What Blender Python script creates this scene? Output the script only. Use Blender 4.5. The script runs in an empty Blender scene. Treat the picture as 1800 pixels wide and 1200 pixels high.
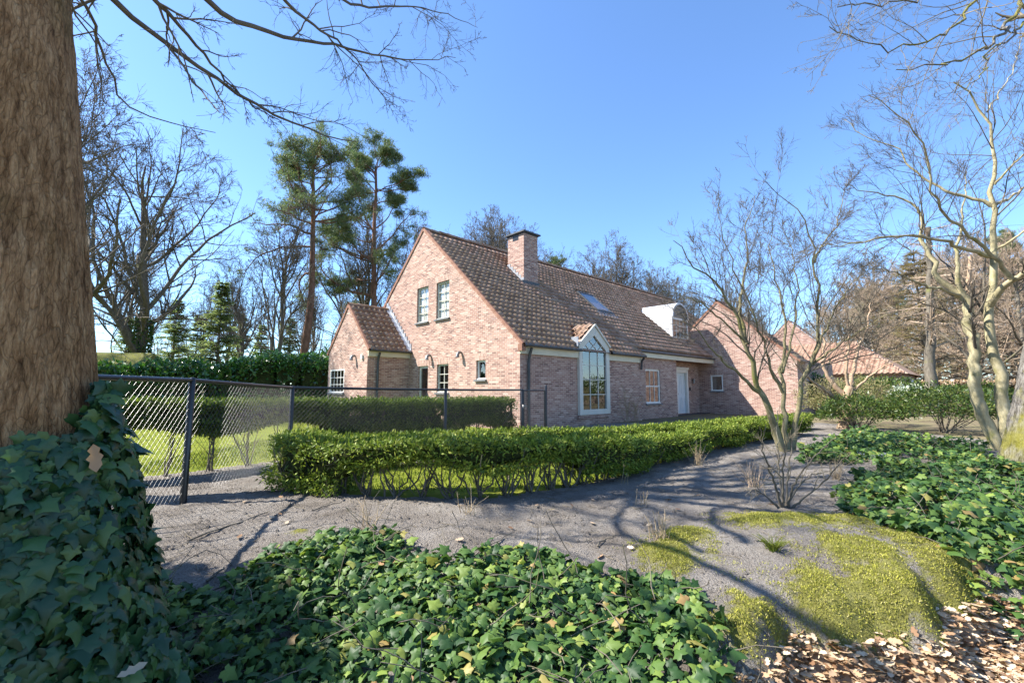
import bpy, math, random
import numpy as np
from mathutils import Matrix, Vector
R = math.radians
sc = bpy.context.scene
# ------------------------------------------------------------------ camera, world, sun, exposure
HC, TH = 1.2, math.atan(86 / 800.0)
cd = bpy.data.cameras.new('camera'); cam = bpy.data.objects.new('camera', cd); sc.collection.objects.link(cam)
cd.sensor_width = 36; cd.lens = 16; cd.clip_start = .05; cd.clip_end = 3000
cam.location = (0, 0, HC); cam.rotation_euler = (R(90) + TH, 0, 0); sc.camera = cam
SUN_EL, SUN_AZ = R(46), R(-89.5)          # azimuth measured from +Y towards +X
w = bpy.data.worlds.new('World'); sc.world = w; w.use_nodes = True
nt = w.node_tree; bg = nt.nodes['Background']; sky = nt.nodes.new('ShaderNodeTexSky'); sky.sky_type = 'NISHITA'
sky.sun_disc = False; sky.sun_elevation = SUN_EL; sky.sun_rotation = SUN_AZ
sky.air_density = 1.0; sky.dust_density = 0.3; sky.ozone_density = 3.0
tint = nt.nodes.new('ShaderNodeMix'); tint.data_type = 'RGBA'; tint.blend_type = 'MULTIPLY'; tint.inputs['Factor'].default_value = 1; tint.inputs['B'].default_value = (.8, .965, 1.14, 1)
nt.links.new(sky.outputs[0], tint.inputs['A']); nt.links.new(tint.outputs['Result'], bg.inputs[0]); bg.inputs[1].default_value = 0.108
sd = bpy.data.lights.new('sun', 'SUN'); sun = bpy.data.objects.new('sun', sd); sc.collection.objects.link(sun)
sd.energy = 5.0; sd.angle = R(.53); sd.color = (1, .95, .87)
sdir = Vector((math.sin(SUN_AZ) * math.cos(SUN_EL), math.cos(SUN_AZ) * math.cos(SUN_EL), math.sin(SUN_EL)))
sun.rotation_euler = sdir.to_track_quat('Z', 'Y').to_euler()
vs = sc.view_settings; vs.view_transform = 'Standard'; vs.look = 'None'; vs.exposure = 1.47; vs.gamma = 1
sc.cycles.max_bounces = 6; sc.cycles.transparent_max_bounces = 12; sc.cycles.caustics_reflective = False; sc.cycles.caustics_refractive = False
rng = np.random.default_rng(7); random.seed(7)
COL = sc.collection

# ------------------------------------------------------------------ helpers
FW = np.array([0, math.cos(TH), math.sin(TH)]); UP = np.array([0, -math.sin(TH), math.cos(TH)])
def at(px, py, Y):
    "world point at forward distance Y that the photograph shows at (px,py)"
    r = FW * 800 + np.array([px - 900., 0, 0]) - UP * (py - 600)
    return np.array([0, 0, HC]) + r * (Y / r[1])

def mesh_np(name, V, faces):
    "faces: list of (N,k) index arrays"
    me = bpy.data.meshes.new(name); V = np.asarray(V, np.float32)
    me.vertices.add(len(V)); me.vertices.foreach_set('co', V.ravel())
    li = np.concatenate([np.asarray(f, np.int32).ravel() for f in faces])
    tot = np.concatenate([np.full(len(f), np.asarray(f).shape[1], np.int32) for f in faces])
    st = np.concatenate([[0], np.cumsum(tot)[:-1]]).astype(np.int32)
    me.loops.add(len(li)); me.loops.foreach_set('vertex_index', li)
    me.polygons.add(len(tot)); me.polygons.foreach_set('loop_start', st); me.polygons.foreach_set('loop_total', tot)
    me.update(calc_edges=True); me.validate(); return me

def obj(name, me, mat=None, parent=None, smooth=False, **props):
    o = bpy.data.objects.new(name, me); COL.objects.link(o)
    if mat is not None and me is not None and not me.materials: me.materials.append(mat)
    if parent is not None: o.parent = parent
    if smooth and me is not None: me.polygons.foreach_set('use_smooth', np.ones(len(me.polygons), bool))
    for k, v in props.items(): o[k] = v
    return o
def empty(name, loc=(0, 0, 0), rz=0, **props):
    o = bpy.data.objects.new(name, None); COL.objects.link(o); o.location = loc; o.rotation_euler = (0, 0, rz); o.empty_display_size = .1
    for k, v in props.items(): o[k] = v
    return o

class MB:
    "collects polygons with metre UVs"
    def __init__(s): s.v = []; s.f = []; s.uv = []
    def poly(s, pts, uv=None):
        n = len(s.v); s.v += [tuple(map(float, p)) for p in pts]; s.f.append(list(range(n, n + len(pts))))
        if uv is None:
            p = np.array(pts, float); nn = np.cross(p[1] - p[0], p[2] - p[0]); a = np.argmax(np.abs(nn))
            uv = [(q[1], q[2]) if a == 0 else (q[0], q[2]) if a == 1 else (q[0], q[1]) for q in p]
        s.uv += [tuple(u) for u in uv]
    def box(s, x0, x1, y0, y1, z0, z1):
        c = [(x, y, z) for z in (z0, z1) for y in (y0, y1) for x in (x0, x1)]
        for f in ((0, 2, 3, 1), (4, 5, 7, 6), (0, 1, 5, 4), (2, 6, 7, 3), (0, 4, 6, 2), (1, 3, 7, 5)): s.poly([c[i] for i in f])
    def prism(s, pts, a, b):
        "pts polygon (list of 3-vectors), extruded by vector from a to b offsets"
        A = [np.array(p, float) + a for p in pts]; B = [np.array(p, float) + b for p in pts]
        s.poly(A[::-1]); s.poly(B)
        for i in range(len(pts)): j = (i + 1) % len(pts); s.poly([A[i], A[j], B[j], B[i]])
    def bar(s, p, q, wd, dp, nrm):
        "rectangular bar from p to q, wd across, dp along nrm"
        p, q, nrm = (np.array(t, float) for t in (p, q, nrm)); d = q - p; d /= np.linalg.norm(d); nrm /= np.linalg.norm(nrm)
        c = np.cross(d, nrm) * wd / 2; h = nrm * dp / 2
        s.prism([p - c - h, p + c - h, p + c + h, p - c + h], 0 * d, q - p)
    def mesh(s, name):
        me = bpy.data.meshes.new(name); me.from_pydata(s.v, [], s.f)
        uvl = me.uv_layers.new(name='UVMap'); uvl.data.foreach_set('uv', np.array(s.uv, np.float32).ravel()); me.update(); return me
    def obj(s, name, mat, parent=None, **k): return obj(name, s.mesh(name), mat, parent, **k)

def tubes(P, Rr, S):
    "P (N,K,3) centre lines, Rr (N,K) radii -> verts, quads"
    P = np.asarray(P, float); N, K, _ = P.shape
    T = np.gradient(P, axis=1); T /= np.linalg.norm(T, axis=2, keepdims=True) + 1e-9
    ref = np.where(np.abs(T[..., 2:3]) > .8, np.array([1., 0, 0]), np.array([0, 0, 1.]))
    ref = np.broadcast_to(ref[:, K // 2:K // 2 + 1], T.shape)
    U = np.cross(T, ref); U /= np.linalg.norm(U, axis=2, keepdims=True) + 1e-9; W = np.cross(T, U)
    a = np.arange(S) * 2 * np.pi / S
    V = P[:, :, None] + Rr[:, :, None, None] * (np.cos(a)[:, None] * U[:, :, None] + np.sin(a)[:, None] * W[:, :, None])
    idx = np.arange(N * K * S).reshape(N, K, S); nx = np.roll(idx, -1, axis=2)
    Q = np.stack([idx[:, :-1], nx[:, :-1], nx[:, 1:], idx[:, 1:]], -1).reshape(-1, 4)
    return V.reshape(-1, 3), Q
class Acc:
    def __init__(s): s.V = []; s.F = []; s.n = 0
    def add(s, V, Q): s.V.append(V); s.F.append(np.asarray(Q) + s.n); s.n += len(V)
    def tube(s, pts, r, S=8):
        pts = np.array(pts, float); r = np.full(len(pts), r) if np.isscalar(r) else np.array(r, float)
        V, Q = tubes(pts[None], r[None], S); s.add(V, Q)
    def obj(s, name, mat, parent=None, off=None, smooth=True, **k):
        V = np.concatenate(s.V)
        if off is not None: V = V - np.array(off)
        return obj(name, mesh_np(name, V, s.F), mat, parent, smooth, **k)

def unit(v): return v / (np.linalg.norm(v, axis=-1, keepdims=True) + 1e-9)
def resample(pts, K, r0, r1, pw=1.):
    pts = np.array(pts, float); d = np.r_[0, np.cumsum(np.linalg.norm(np.diff(pts, axis=0), axis=1))]; u = np.linspace(0, d[-1], K)
    # smooth with a Catmull-like pass
    Q = np.stack([np.interp(u, d, pts[:, i]) for i in range(3)], 1)
    for _ in range(max(1, K // 12)): Q[1:-1] = .5 * Q[1:-1] + .25 * (Q[:-2] + Q[2:])
    return Q, r0 + (r1 - r0) * (np.linspace(0, 1, K) ** pw)
def spawn(P, Rr, g, per, u0, u1, ang, lf, K, up=0., wig=.15, rf=.6, rmin=.003, taper=.25, lenmin=0., gu=1.0, flat=0.):
    "children along every branch of P; per = mean count per branch (scalar or per metre if negative)"
    N, Kp, _ = P.shape
    plen = np.linalg.norm(np.diff(P, axis=1), axis=2).sum(1)
    cnt = g.poisson(per, N) if per > 0 else np.maximum(1, np.round(-per * plen).astype(int))
    par = np.repeat(np.arange(N), cnt); M = len(par)
    u = u0 + (u1 - u0) * g.random(M) ** gu; x = u * (Kp - 1); i = np.minimum(x.astype(int), Kp - 2); f = (x - i)[:, None]
    st = P[par, i] * (1 - f) + P[par, i + 1] * f; r = Rr[par, i] * (1 - f[:, 0]) + Rr[par, i + 1] * f[:, 0]
    T = unit(P[par, i + 1] - P[par, i])
    rv = g.normal(size=(M, 3)); rv[:, 2] *= (1 - flat); S_ = unit(np.cross(T, rv)); a = R(ang[0]) + (R(ang[1]) - R(ang[0])) * g.random(M)
    d = unit(T * np.cos(a)[:, None] + S_ * np.sin(a)[:, None])
    L = np.maximum(plen[par] * lf * (1.1 - .7 * u) * (.6 + .7 * g.random(M)), lenmin)
    return walk(st, d, L, np.maximum(r * rf, rmin), g, K, up, wig, taper, rmin)
def walk(st, d, L, r0, g, K, up, wig, taper, rmin):
    M = len(st); Q = np.zeros((M, K, 3)); Q[:, 0] = st
    for k in range(1, K):
        d = unit(d + g.normal(size=(M, 3)) * wig + np.array([0, 0, up])); Q[:, k] = Q[:, k - 1] + d * (L / (K - 1))[:, None]
    rr = np.maximum(r0[:, None] * (1 - (1 - taper) * np.linspace(0, 1, K)[None]), rmin * .6)
    return Q, rr

def rhomb(C, D, Nn, L, W, fold=0.):
    "leaf quads: base C, direction D, normal Nn, length L, width W"
    D = unit(D); Sd = unit(np.cross(D, Nn)); Nn = np.cross(Sd, D); M = len(C); L = np.broadcast_to(L, M)[:, None]; W = np.broadcast_to(W, M)[:, None]
    V = np.stack([C, C + D * L * .45 - Sd * W * .5 - Nn * fold * W, C + D * L, C + D * L * .45 + Sd * W * .5 - Nn * fold * W], 1)
    return V.reshape(-1, 3), np.arange(4 * M).reshape(-1, 4)

# ------------------------------------------------------------------ materials
def mat(name):
    m = bpy.data.materials.new(name); m.use_nodes = True; t = m.node_tree; return m, t, t.nodes['Principled BSDF'], t.nodes['Material Output']
def N(t, k, **kw):
    n = t.nodes.new('ShaderNode' + k)
    for a, v in kw.items(): setattr(n, a, v)
    return n
def ramp(t, src, stops):
    r = N(t, 'ValToRGB'); e = r.color_ramp.elements
    while len(e) < len(stops): e.new(.5)
    for i, (p, c) in enumerate(stops): e[i].position = p; e[i].color = (*c, 1)
    t.links.new(src, r.inputs[0]); return r.outputs[0]
def noise(t, scale, detail=4, co='Object', stretch=None, rough=.6):
    tc = N(t, 'TexCoord'); n = N(t, 'TexNoise'); n.inputs['Scale'].default_value = scale; n.inputs['Detail'].default_value = detail; n.inputs['Roughness'].default_value = rough
    src = tc.outputs[co]
    if stretch:
        mp = N(t, 'Mapping'); mp.inputs['Scale'].default_value = stretch; t.links.new(src, mp.inputs[0]); src = mp.outputs[0]
    t.links.new(src, n.inputs['Vector']); return n.outputs[0]
def bump(t, b, h, strength=.5, dist=.01):
    n = N(t, 'Bump'); n.inputs['Strength'].default_value = strength; n.inputs['Distance'].default_value = dist
    t.links.new(h, n.inputs['Height']); t.links.new(n.outputs[0], b.inputs['Normal']); return n
def mixc(t, f, a, b, mode='MIX'):
    m = N(t, 'Mix', data_type='RGBA', blend_type=mode)
    for s, v in ((m.inputs['Factor'], f), (m.inputs['A'], a), (m.inputs['B'], b)):
        if isinstance(v, (int, float)): s.default_value = v
        elif isinstance(v, tuple): s.default_value = (*v, 1)
        else: t.links.new(v, s)
    return m.outputs['Result']
def island(t):
    a = N(t, 'NewGeometry').outputs['Random Per Island']; b = N(t, 'ObjectInfo').outputs['Random']
    s = N(t, 'Math', operation='ADD'); t.links.new(a, s.inputs[0]); t.links.new(b, s.inputs[1])
    f = N(t, 'Math', operation='FRACT'); t.links.new(s.outputs[0], f.inputs[0]); return f.outputs[0]
def m_simple(name, stops, scale=8, rough=.7, bs=.3, bd=.01, stretch=None, spec=.3, metal=0, detail=6):
    m, t, b, o = mat(name); n = noise(t, scale, detail, stretch=stretch); t.links.new(ramp(t, n, stops), b.inputs['Base Color'])
    b.inputs['Roughness'].default_value = rough; b.inputs['Specular IOR Level'].default_value = spec; b.inputs['Metallic'].default_value = metal
    if bs: bump(t, b, n, bs, bd)
    return m
def m_leaf(name, stops, trans=.35, rough=.45, spec=.4, big=None, tint=None):
    m, t, b, o = mat(name); f = island(t); c = ramp(t, f, stops)
    if big: c = mixc(t, ramp(t, noise(t, big[0], 3), [(.42, (0, 0, 0)), (.62, (1, 1, 1))]), c, mixc(t, .75, c, big[1]))
    t.links.new(c, b.inputs['Base Color']); b.inputs['Roughness'].default_value = rough; b.inputs['Specular IOR Level'].default_value = spec
    tr = N(t, 'BsdfTranslucent'); t.links.new(mixc(t, .5, c, mixc(t, 1., c, (1.6, 1.7, .7), 'MULTIPLY')), tr.inputs[0])
    mx = N(t, 'MixShader'); mx.inputs[0].default_value = trans
    t.links.new(b.outputs[0], mx.inputs[1]); t.links.new(tr.outputs[0], mx.inputs[2]); t.links.new(mx.outputs[0], o.inputs[0]); return m
def m_brick():
    m, t, b, o = mat('brick'); tc = N(t, 'TexCoord'); sp = N(t, 'SeparateXYZ'); t.links.new(tc.outputs['UV'], sp.inputs[0])
    def M(op, a, c=None):
        n = N(t, 'Math', operation=op)
        for i, v in enumerate((a, c)):
            if v is None: continue
            if isinstance(v, (int, float)): n.inputs[i].default_value = v
            else: t.links.new(v, n.inputs[i])
        return n.outputs[0]
    row = M('FLOOR', M('DIVIDE', sp.outputs[1], .0625)); off = M('MULTIPLY', M('MODULO', row, 2.), .5)
    uu = M('ADD', M('DIVIDE', sp.outputs[0], .215), off); col = M('FLOOR', uu)
    fu = M('ABSOLUTE', M('SUBTRACT', M('SUBTRACT', uu, col), .5)); fv = M('ABSOLUTE', M('SUBTRACT', M('SUBTRACT', M('DIVIDE', sp.outputs[1], .0625), row), .5))
    mort = M('MAXIMUM', M('GREATER_THAN', fu, .5 - .027), M('GREATER_THAN', fv, .5 - .085))
    cb = N(t, 'CombineXYZ'); t.links.new(col, cb.inputs[0]); t.links.new(row, cb.inputs[1]); wn = N(t, 'TexWhiteNoise', noise_dimensions='2D'); t.links.new(cb.outputs[0], wn.inputs[0])
    c = ramp(t, wn.outputs['Value'], [(0, (.16, .088, .075)), (.12, (.235, .128, .105)), (.35, (.295, .17, .135)), (.65, (.345, .21, .168)), (.85, (.4, .262, .21)), (.95, (.47, .34, .28)), (1, (.23, .14, .125))])
    n = noise(t, 1.1, 5); c = mixc(t, ramp(t, n, [(.4, (0, 0, 0)), (.75, (.25, .25, .25))]), c, (.45, .33, .25))
    c = mixc(t, .25, c, mixc(t, 1., c, ramp(t, noise(t, 60, 3), [(.3, (.5, .5, .5)), (.7, (1.5, 1.5, 1.5))]), 'MULTIPLY'))
    c = mixc(t, mort, c, (.53, .45, .37)); t.links.new(c, b.inputs['Base Color']); b.inputs['Roughness'].default_value = .85; b.inputs['Specular IOR Level'].default_value = .2
    bump(t, b, M('SUBTRACT', M('MULTIPLY', noise(t, 40, 4), .35), mort), .8, .008); return m
def m_glass():
    m, t, b, o = mat('glass'); g = N(t, 'BsdfGlossy'); g.inputs['Roughness'].default_value = .015; g.inputs[0].default_value = (.95, .97, 1, 1)
    tr = N(t, 'BsdfTransparent'); tr.inputs[0].default_value = (.86, .88, .87, 1); lw = N(t, 'LayerWeight'); lw.inputs[0].default_value = .5; pw = N(t, 'Math', operation='POWER'); t.links.new(lw.outputs['Facing'], pw.inputs[0]); pw.inputs[1].default_value = 4.; fr = N(t, 'Math', operation='MULTIPLY_ADD'); t.links.new(pw.outputs[0], fr.inputs[0]); fr.inputs[1].default_value = .8; fr.inputs[2].default_value = .14
    mx = N(t, 'MixShader'); t.links.new(fr.outputs[0], mx.inputs[0]); t.links.new(tr.outputs[0], mx.inputs[1]); t.links.new(g.outputs[0], mx.inputs[2]); t.links.new(mx.outputs[0], o.inputs[0])
    nb = N(t, 'Bump'); nb.inputs['Strength'].default_value = .04; nb.inputs['Distance'].default_value = .05; t.links.new(noise(t, 1.6, 2), nb.inputs['Height']); t.links.new(nb.outputs[0], g.inputs['Normal']); return m
def m_tile(name, stops, moss):
    m, t, b, o = mat(name); c = ramp(t, island(t), stops)
    n = noise(t, .55, 4, co='Generated') if False else noise(t, 5, 5)
    c = mixc(t, ramp(t, n, [(.5, (0, 0, 0)), (.68, (moss, moss, moss))]), c, (.12, .115, .04))
    c = mixc(t, ramp(t, noise(t, 38, 4), [(.55, (0, 0, 0)), (.85, (.6, .6, .6))]), c, (.34, .28, .2))
    t.links.new(c, b.inputs['Base Color']); b.inputs['Roughness'].default_value = .75; b.inputs['Specular IOR Level'].default_value = .3; bump(t, b, noise(t, 60, 4), .4, .006); return m
def m_bark(name, stops, sc_=14, st=(1, 1, .12), green=None, bs=.9, bd=.02):
    m, t, b, o = mat(name); n = noise(t, sc_, 8, stretch=st, rough=.7); c = ramp(t, n, stops)
    if green: c = mixc(t, ramp(t, noise(t, green[0], 4), [(green[1], (0, 0, 0)), (green[1] + .13, (.8, .8, .8))]), c, green[2])
    t.links.new(c, b.inputs['Base Color']); b.inputs['Roughness'].default_value = .9; b.inputs['Specular IOR Level'].default_value = .15; bump(t, b, n, bs, bd); return m

M_brick = m_brick(); M_glass = m_glass()
M_white = m_simple('white_paint', [(.3, (.66, .64, .58)), (.7, (.76, .74, .69))], 3, .45, 0)
M_cream = m_simple('cream_paint', [(.3, (.52, .48, .36)), (.7, (.6, .56, .43))], 3, .5, 0)
M_greypaint = m_simple('grey_paint', [(.3, (.5, .49, .42)), (.7, (.58, .57, .5))], 3, .45, 0)
M_door = m_simple('door_paint', [(.3, (.58, .63, .64)), (.7, (.66, .7, .71))], 3, .35, 0)
M_zinc = m_simple('dark_zinc', [(.3, (.05, .053, .055)), (.7, (.09, .095, .1))], 5, .45, 0, metal=.3)
M_lead = m_simple('lead', [(.3, (.3, .32, .35)), (.7, (.5, .52, .55))], 6, .4, .2, metal=.5)
M_whitezinc = m_simple('white_sheet', [(.3, (.5, .51, .52)), (.7, (.68, .69, .7))], 2.2, .35, .1)
M_sill = m_simple('blue_stone', [(.3, (.1, .105, .11)), (.7, (.17, .175, .18))], 20, .6, .1)
M_verge = m_simple('verge_tile', [(.25, (.15, .075, .05)), (.5, (.24, .12, .08)), (.8, (.36, .22, .16))], 5, .8, .3)
M_black = m_simple('black_coat', [(.3, (.008, .009, .011)), (.7, (.018, .02, .023))], 6, .3, 0, spec=.5)
M_wire = m_simple('wire', [(.3, (.035, .036, .038)), (.7, (.07, .07, .072))], 30, .38, 0, spec=.5, metal=.1)
M_wood = m_simple('brown_wood', [(.3, (.16, .08, .04)), (.7, (.26, .14, .07))], 4, .6, .2, stretch=(1, 8, 8))
M_curtain = m_simple('curtain', [(.3, (.74, .73, .7)), (.7, (.82, .81, .78))], 9, .9, .2, stretch=(6, 6, .3))
M_room = m_simple('room', [(.3, (.05, .048, .045)), (.7, (.08, .075, .07))], 2, .9, 0)
M_lamp = m_simple('lamp_metal', [(.3, (.18, .175, .165)), (.7, (.26, .25, .235))], 12, .4, 0, metal=.6)
M_tile = m_tile('roof_tile', [(0, (.21, .12, .078)), (.3, (.28, .165, .11)), (.6, (.33, .2, .138)), (.85, (.38, .24, .17)), (1, (.29, .2, .145))], .5)
M_tile2 = m_tile('red_roof_tile', [(0, (.23, .13, .09)), (.5, (.31, .19, .135)), (1, (.38, .26, .19))], .15)
def m_oldbark():
    m, t, b, o = mat('brown_bark'); n1 = noise(t, 38, 9, stretch=(1, 1, .13), rough=.75); n2 = noise(t, 2.2, 5); n3 = noise(t, 110, 5, stretch=(1, 1, .4))
    c = ramp(t, n1, [(.33, (.13, .066, .03)), (.45, (.36, .2, .095)), (.57, (.54, .325, .165)), (.7, (.68, .46, .26))]); c = mixc(t, ramp(t, n2, [(.4, (0, 0, 0)), (.62, (.7, .7, .7))]), c, mixc(t, 1., c, (.72, .66, .56), 'MULTIPLY'))
    c = mixc(t, ramp(t, noise(t, 1.1, 4), [(.58, (0, 0, 0)), (.7, (.6, .6, .6))]), c, (.17, .15, .06)); c = mixc(t, .5, c, mixc(t, 1., c, ramp(t, n3, [(.3, (.45, .45, .45)), (.7, (1.5, 1.5, 1.5))]), 'MULTIPLY'))
    tc = N(t, 'TexCoord'); mp = N(t, 'Mapping'); mp.inputs['Scale'].default_value = (1, 1, .14); wv = N(t, 'Mix', data_type='RGBA', blend_type='LINEAR_LIGHT'); wv.inputs['Factor'].default_value = .022; wn = N(t, 'TexNoise'); wn.inputs['Scale'].default_value = 9; t.links.new(tc.outputs['Object'], wn.inputs['Vector']); t.links.new(tc.outputs['Object'], wv.inputs['A']); t.links.new(wn.outputs['Color'], wv.inputs['B']); t.links.new(wv.outputs['Result'], mp.inputs[0])
    vo = N(t, 'TexVoronoi', feature='DISTANCE_TO_EDGE'); vo.inputs['Scale'].default_value = 60; t.links.new(mp.outputs[0], vo.inputs['Vector']); cr = ramp(t, vo.outputs['Distance'], [(0, (.35, .35, .35)), (.06, (.85, .85, .85)), (.15, (1, 1, 1))]); c = mixc(t, .5, c, mixc(t, 1., c, cr, 'MULTIPLY'))
    t.links.new(c, b.inputs['Base Color']); b.inputs['Roughness'].default_value = .92; b.inputs['Specular IOR Level'].default_value = .12
    ad = N(t, 'Math', operation='MULTIPLY_ADD'); t.links.new(n3, ad.inputs[0]); ad.inputs[1].default_value = .35; t.links.new(n1, ad.inputs[2]); a2 = N(t, 'Math', operation='MULTIPLY_ADD'); t.links.new(cr, a2.inputs[0]); a2.inputs[1].default_value = .3; t.links.new(ad.outputs[0], a2.inputs[2]); bump(t, b, a2.outputs[0], 1., .03); return m
M_bark0 = m_oldbark()
M_barkpine = m_bark('pine_bark', [(.3, (.09, .05, .035)), (.55, (.2, .115, .08)), (.8, (.3, .19, .13))], 5, (1, 1, .4))
M_barkgrey = m_bark('grey_bark', [(.3, (.07, .06, .045)), (.55, (.15, .13, .1)), (.8, (.24, .21, .165))], 7, (1, 1, .4), (1.2, .58, (.16, .16, .05)))
M_barkolive = m_bark('olive_bark', [(.3, (.1, .085, .045)), (.55, (.22, .19, .105)), (.8, (.35, .31, .19))], 9, (1, 1, .5), (2.2, .55, (.15, .15, .04)), .5, .01)
M_barkpale = m_bark('pale_bark', [(.3, (.18, .155, .085)), (.55, (.36, .315, .19)), (.8, (.5, .455, .32))], 9, (1, 1, .5), (2.2, .56, (.2, .2, .05)), .5, .01)
M_barkpink = m_bark('pinkish_bark', [(.3, (.2, .13, .08)), (.6, (.42, .3, .2)), (.8, (.55, .43, .31))], 8, (1, 1, .5), None, .5, .01)
M_barkoak = m_bark('mossy_bark', [(.32, (.03, .026, .02)), (.45, (.14, .125, .105)), (.6, (.27, .25, .22)), (.8, (.42, .39, .35))], 22, (1, 1, .18), (1.2, .44, (.2, .185, .02)), 1., .05)
M_twig = m_bark('dark_twig', [(.3, (.075, .064, .05)), (.7, (.18, .155, .12))], 3, (1, 1, 1), None, .1)
M_twigpale = m_bark('pale_twig', [(.3, (.11, .09, .06)), (.7, (.26, .22, .15))], 3, (1, 1, 1), None, .1)
M_twigred = m_bark('reddish_twig', [(.3, (.24, .18, .125)), (.7, (.48, .37, .27))], 2, (1, 1, 1), None, .1)
M_stalk = m_bark('dry_stalk', [(.3, (.25, .18, .1)), (.7, (.45, .36, .24))], 5, (1, 1, 1), None, .1)
M_ivy = m_leaf('ivy_leaf', [(0, (.02, .052, .018)), (.35, (.04, .092, .024)), (.65, (.08, .145, .032)), (.85, (.13, .195, .042)), (.94, (.2, .27, .05)), (.975, (.28, .25, .07)), (1, (.3, .17, .08))], .25, .5, .25)
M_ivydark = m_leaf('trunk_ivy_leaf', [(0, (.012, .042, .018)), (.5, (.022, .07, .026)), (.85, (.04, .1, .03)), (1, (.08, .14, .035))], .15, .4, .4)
M_yew = m_leaf('yew_leaf', [(0, (.045, .075, .013)), (.4, (.13, .185, .024)), (.8, (.22, .28, .035)), (1, (.3, .31, .06))], .2, .55, .2)
M_yewdark = m_leaf('dark_yew_leaf', [(0, (.035, .065, .014)), (.5, (.08, .125, .02)), (1, (.15, .19, .035))], .35, .5, .2)
M_laurel = m_leaf('laurel_leaf', [(0, (.015, .055, .012)), (.5, (.035, .11, .02)), (.9, (.07, .17, .03)), (1, (.12, .2, .04))], .25, .28, .6)
M_rhodo = m_leaf('rhododendron_leaf', [(0, (.03, .06, .015)), (.5, (.065, .11, .022)), (.85, (.12, .16, .03)), (1, (.2, .19, .07))], .25, .4, .4)
M_silver = m_leaf('silver_leaf', [(0, (.12, .18, .1)), (.4, (.38, .42, .34)), (1, (.62, .64, .58))], .25, .5, .2)
M_beige = m_leaf('beige_leaf', [(0, (.16, .13, .06)), (.5, (.28, .24, .12)), (1, (.22, .24, .09))], .3, .6, .2)
M_pine = m_leaf('pine_needles', [(0, (.06, .1, .05)), (.5, (.12, .175, .075)), (.85, (.19, .23, .1)), (1, (.24, .23, .11))], .3, .5, .2)
M_spruce = m_leaf('spruce_needles', [(0, (.13, .19, .1)), (.5, (.21, .27, .13)), (1, (.32, .35, .17))], .5, .5, .2)
M_brownleaf = m_leaf('brown_leaf', [(0, (.16, .085, .045)), (.3, (.34, .21, .12)), (.6, (.5, .36, .23)), (1, (.66, .54, .4))], .2, .7, .2)
M_larch = m_leaf('larch_twigs', [(0, (.17, .125, .07)), (.5, (.28, .215, .13)), (1, (.22, .21, .1))], .35, .7, .1)
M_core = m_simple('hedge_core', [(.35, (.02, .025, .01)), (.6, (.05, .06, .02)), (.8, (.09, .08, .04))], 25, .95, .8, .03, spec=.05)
M_moss = m_leaf('moss_tuft', [(0, (.15, .125, .06)), (.15, (.17, .18, .035)), (.5, (.32, .31, .055)), (.8, (.44, .42, .09)), (1, (.5, .45, .2))], .3, .85, .05)
M_grass = m_leaf('grass_blade', [(0, (.07, .11, .012)), (.5, (.12, .16, .02)), (1, (.2, .21, .04))], .3, .6, .15)
m, t, b, o = mat('soil'); n1 = noise(t, 2.2, 5); n2 = noise(t, 90, 6)
c = ramp(t, n1, [(.28, (.24, .21, .178)), (.42, (.34, .302, .262)), (.58, (.42, .38, .335)), (.75, (.5, .46, .41))]); c = mixc(t, .8, c, mixc(t, 1., c, ramp(t, n2, [(.3, (.45, .43, .42)), (.6, (1.05, 1.05, 1.05)), (.8, (1.35, 1.33, 1.3))]), 'MULTIPLY'))
att = N(t, 'Attribute', attribute_name='moss'); ma = N(t, 'Math', operation='MULTIPLY_ADD'); t.links.new(noise(t, 26, 7, rough=.7), ma.inputs[0]); ma.inputs[1].default_value = 1.6; ma.inputs[2].default_value = -.8; mm = N(t, 'Math', operation='ADD'); t.links.new(ma.outputs[0], mm.inputs[0]); t.links.new(att.outputs['Fac'], mm.inputs[1])
c = mixc(t, ramp(t, mm.outputs[0], [(.3, (0, 0, 0)), (.75, (.92, .92, .92))]), c, ramp(t, noise(t, 12, 6), [(.3, (.17, .165, .04)), (.5, (.29, .28, .06)), (.7, (.38, .36, .11))]))
t.links.new(c, b.inputs['Base Color']); b.inputs['Roughness'].default_value = 1; b.inputs['Specular IOR Level'].default_value = .05; n3 = noise(t, 22, 9, rough=.8); ad = N(t, 'Math', operation='ADD'); t.links.new(n2, ad.inputs[0]); t.links.new(n3, ad.inputs[1]); bump(t, b, ad.outputs[0], 1., .07); M_soil = m
M_lawn = m_simple('lawn', [(.3, (.085, .115, .012)), (.5, (.135, .16, .018)), (.7, (.2, .205, .035))], 3, .9, .6, .03, spec=.05, detail=10)
M_floor = m_simple('woodland_floor', [(.3, (.09, .07, .045)), (.5, (.16, .13, .08)), (.7, (.2, .19, .08))], 1.5, 1, .6, .03, spec=.05, detail=10)
M_mossground = m_simple('moss_ground', [(.35, (.2, .175, .145)), (.45, (.13, .13, .04)), (.55, (.2, .2, .05)), (.7, (.25, .235, .09))], 16, 1, .9, .02, spec=.05, detail=8)
M_litter = m_simple('litter_floor', [(.3, (.16, .11, .07)), (.7, (.3, .22, .15))], 9, 1, .6, .02, spec=.05)

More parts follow.
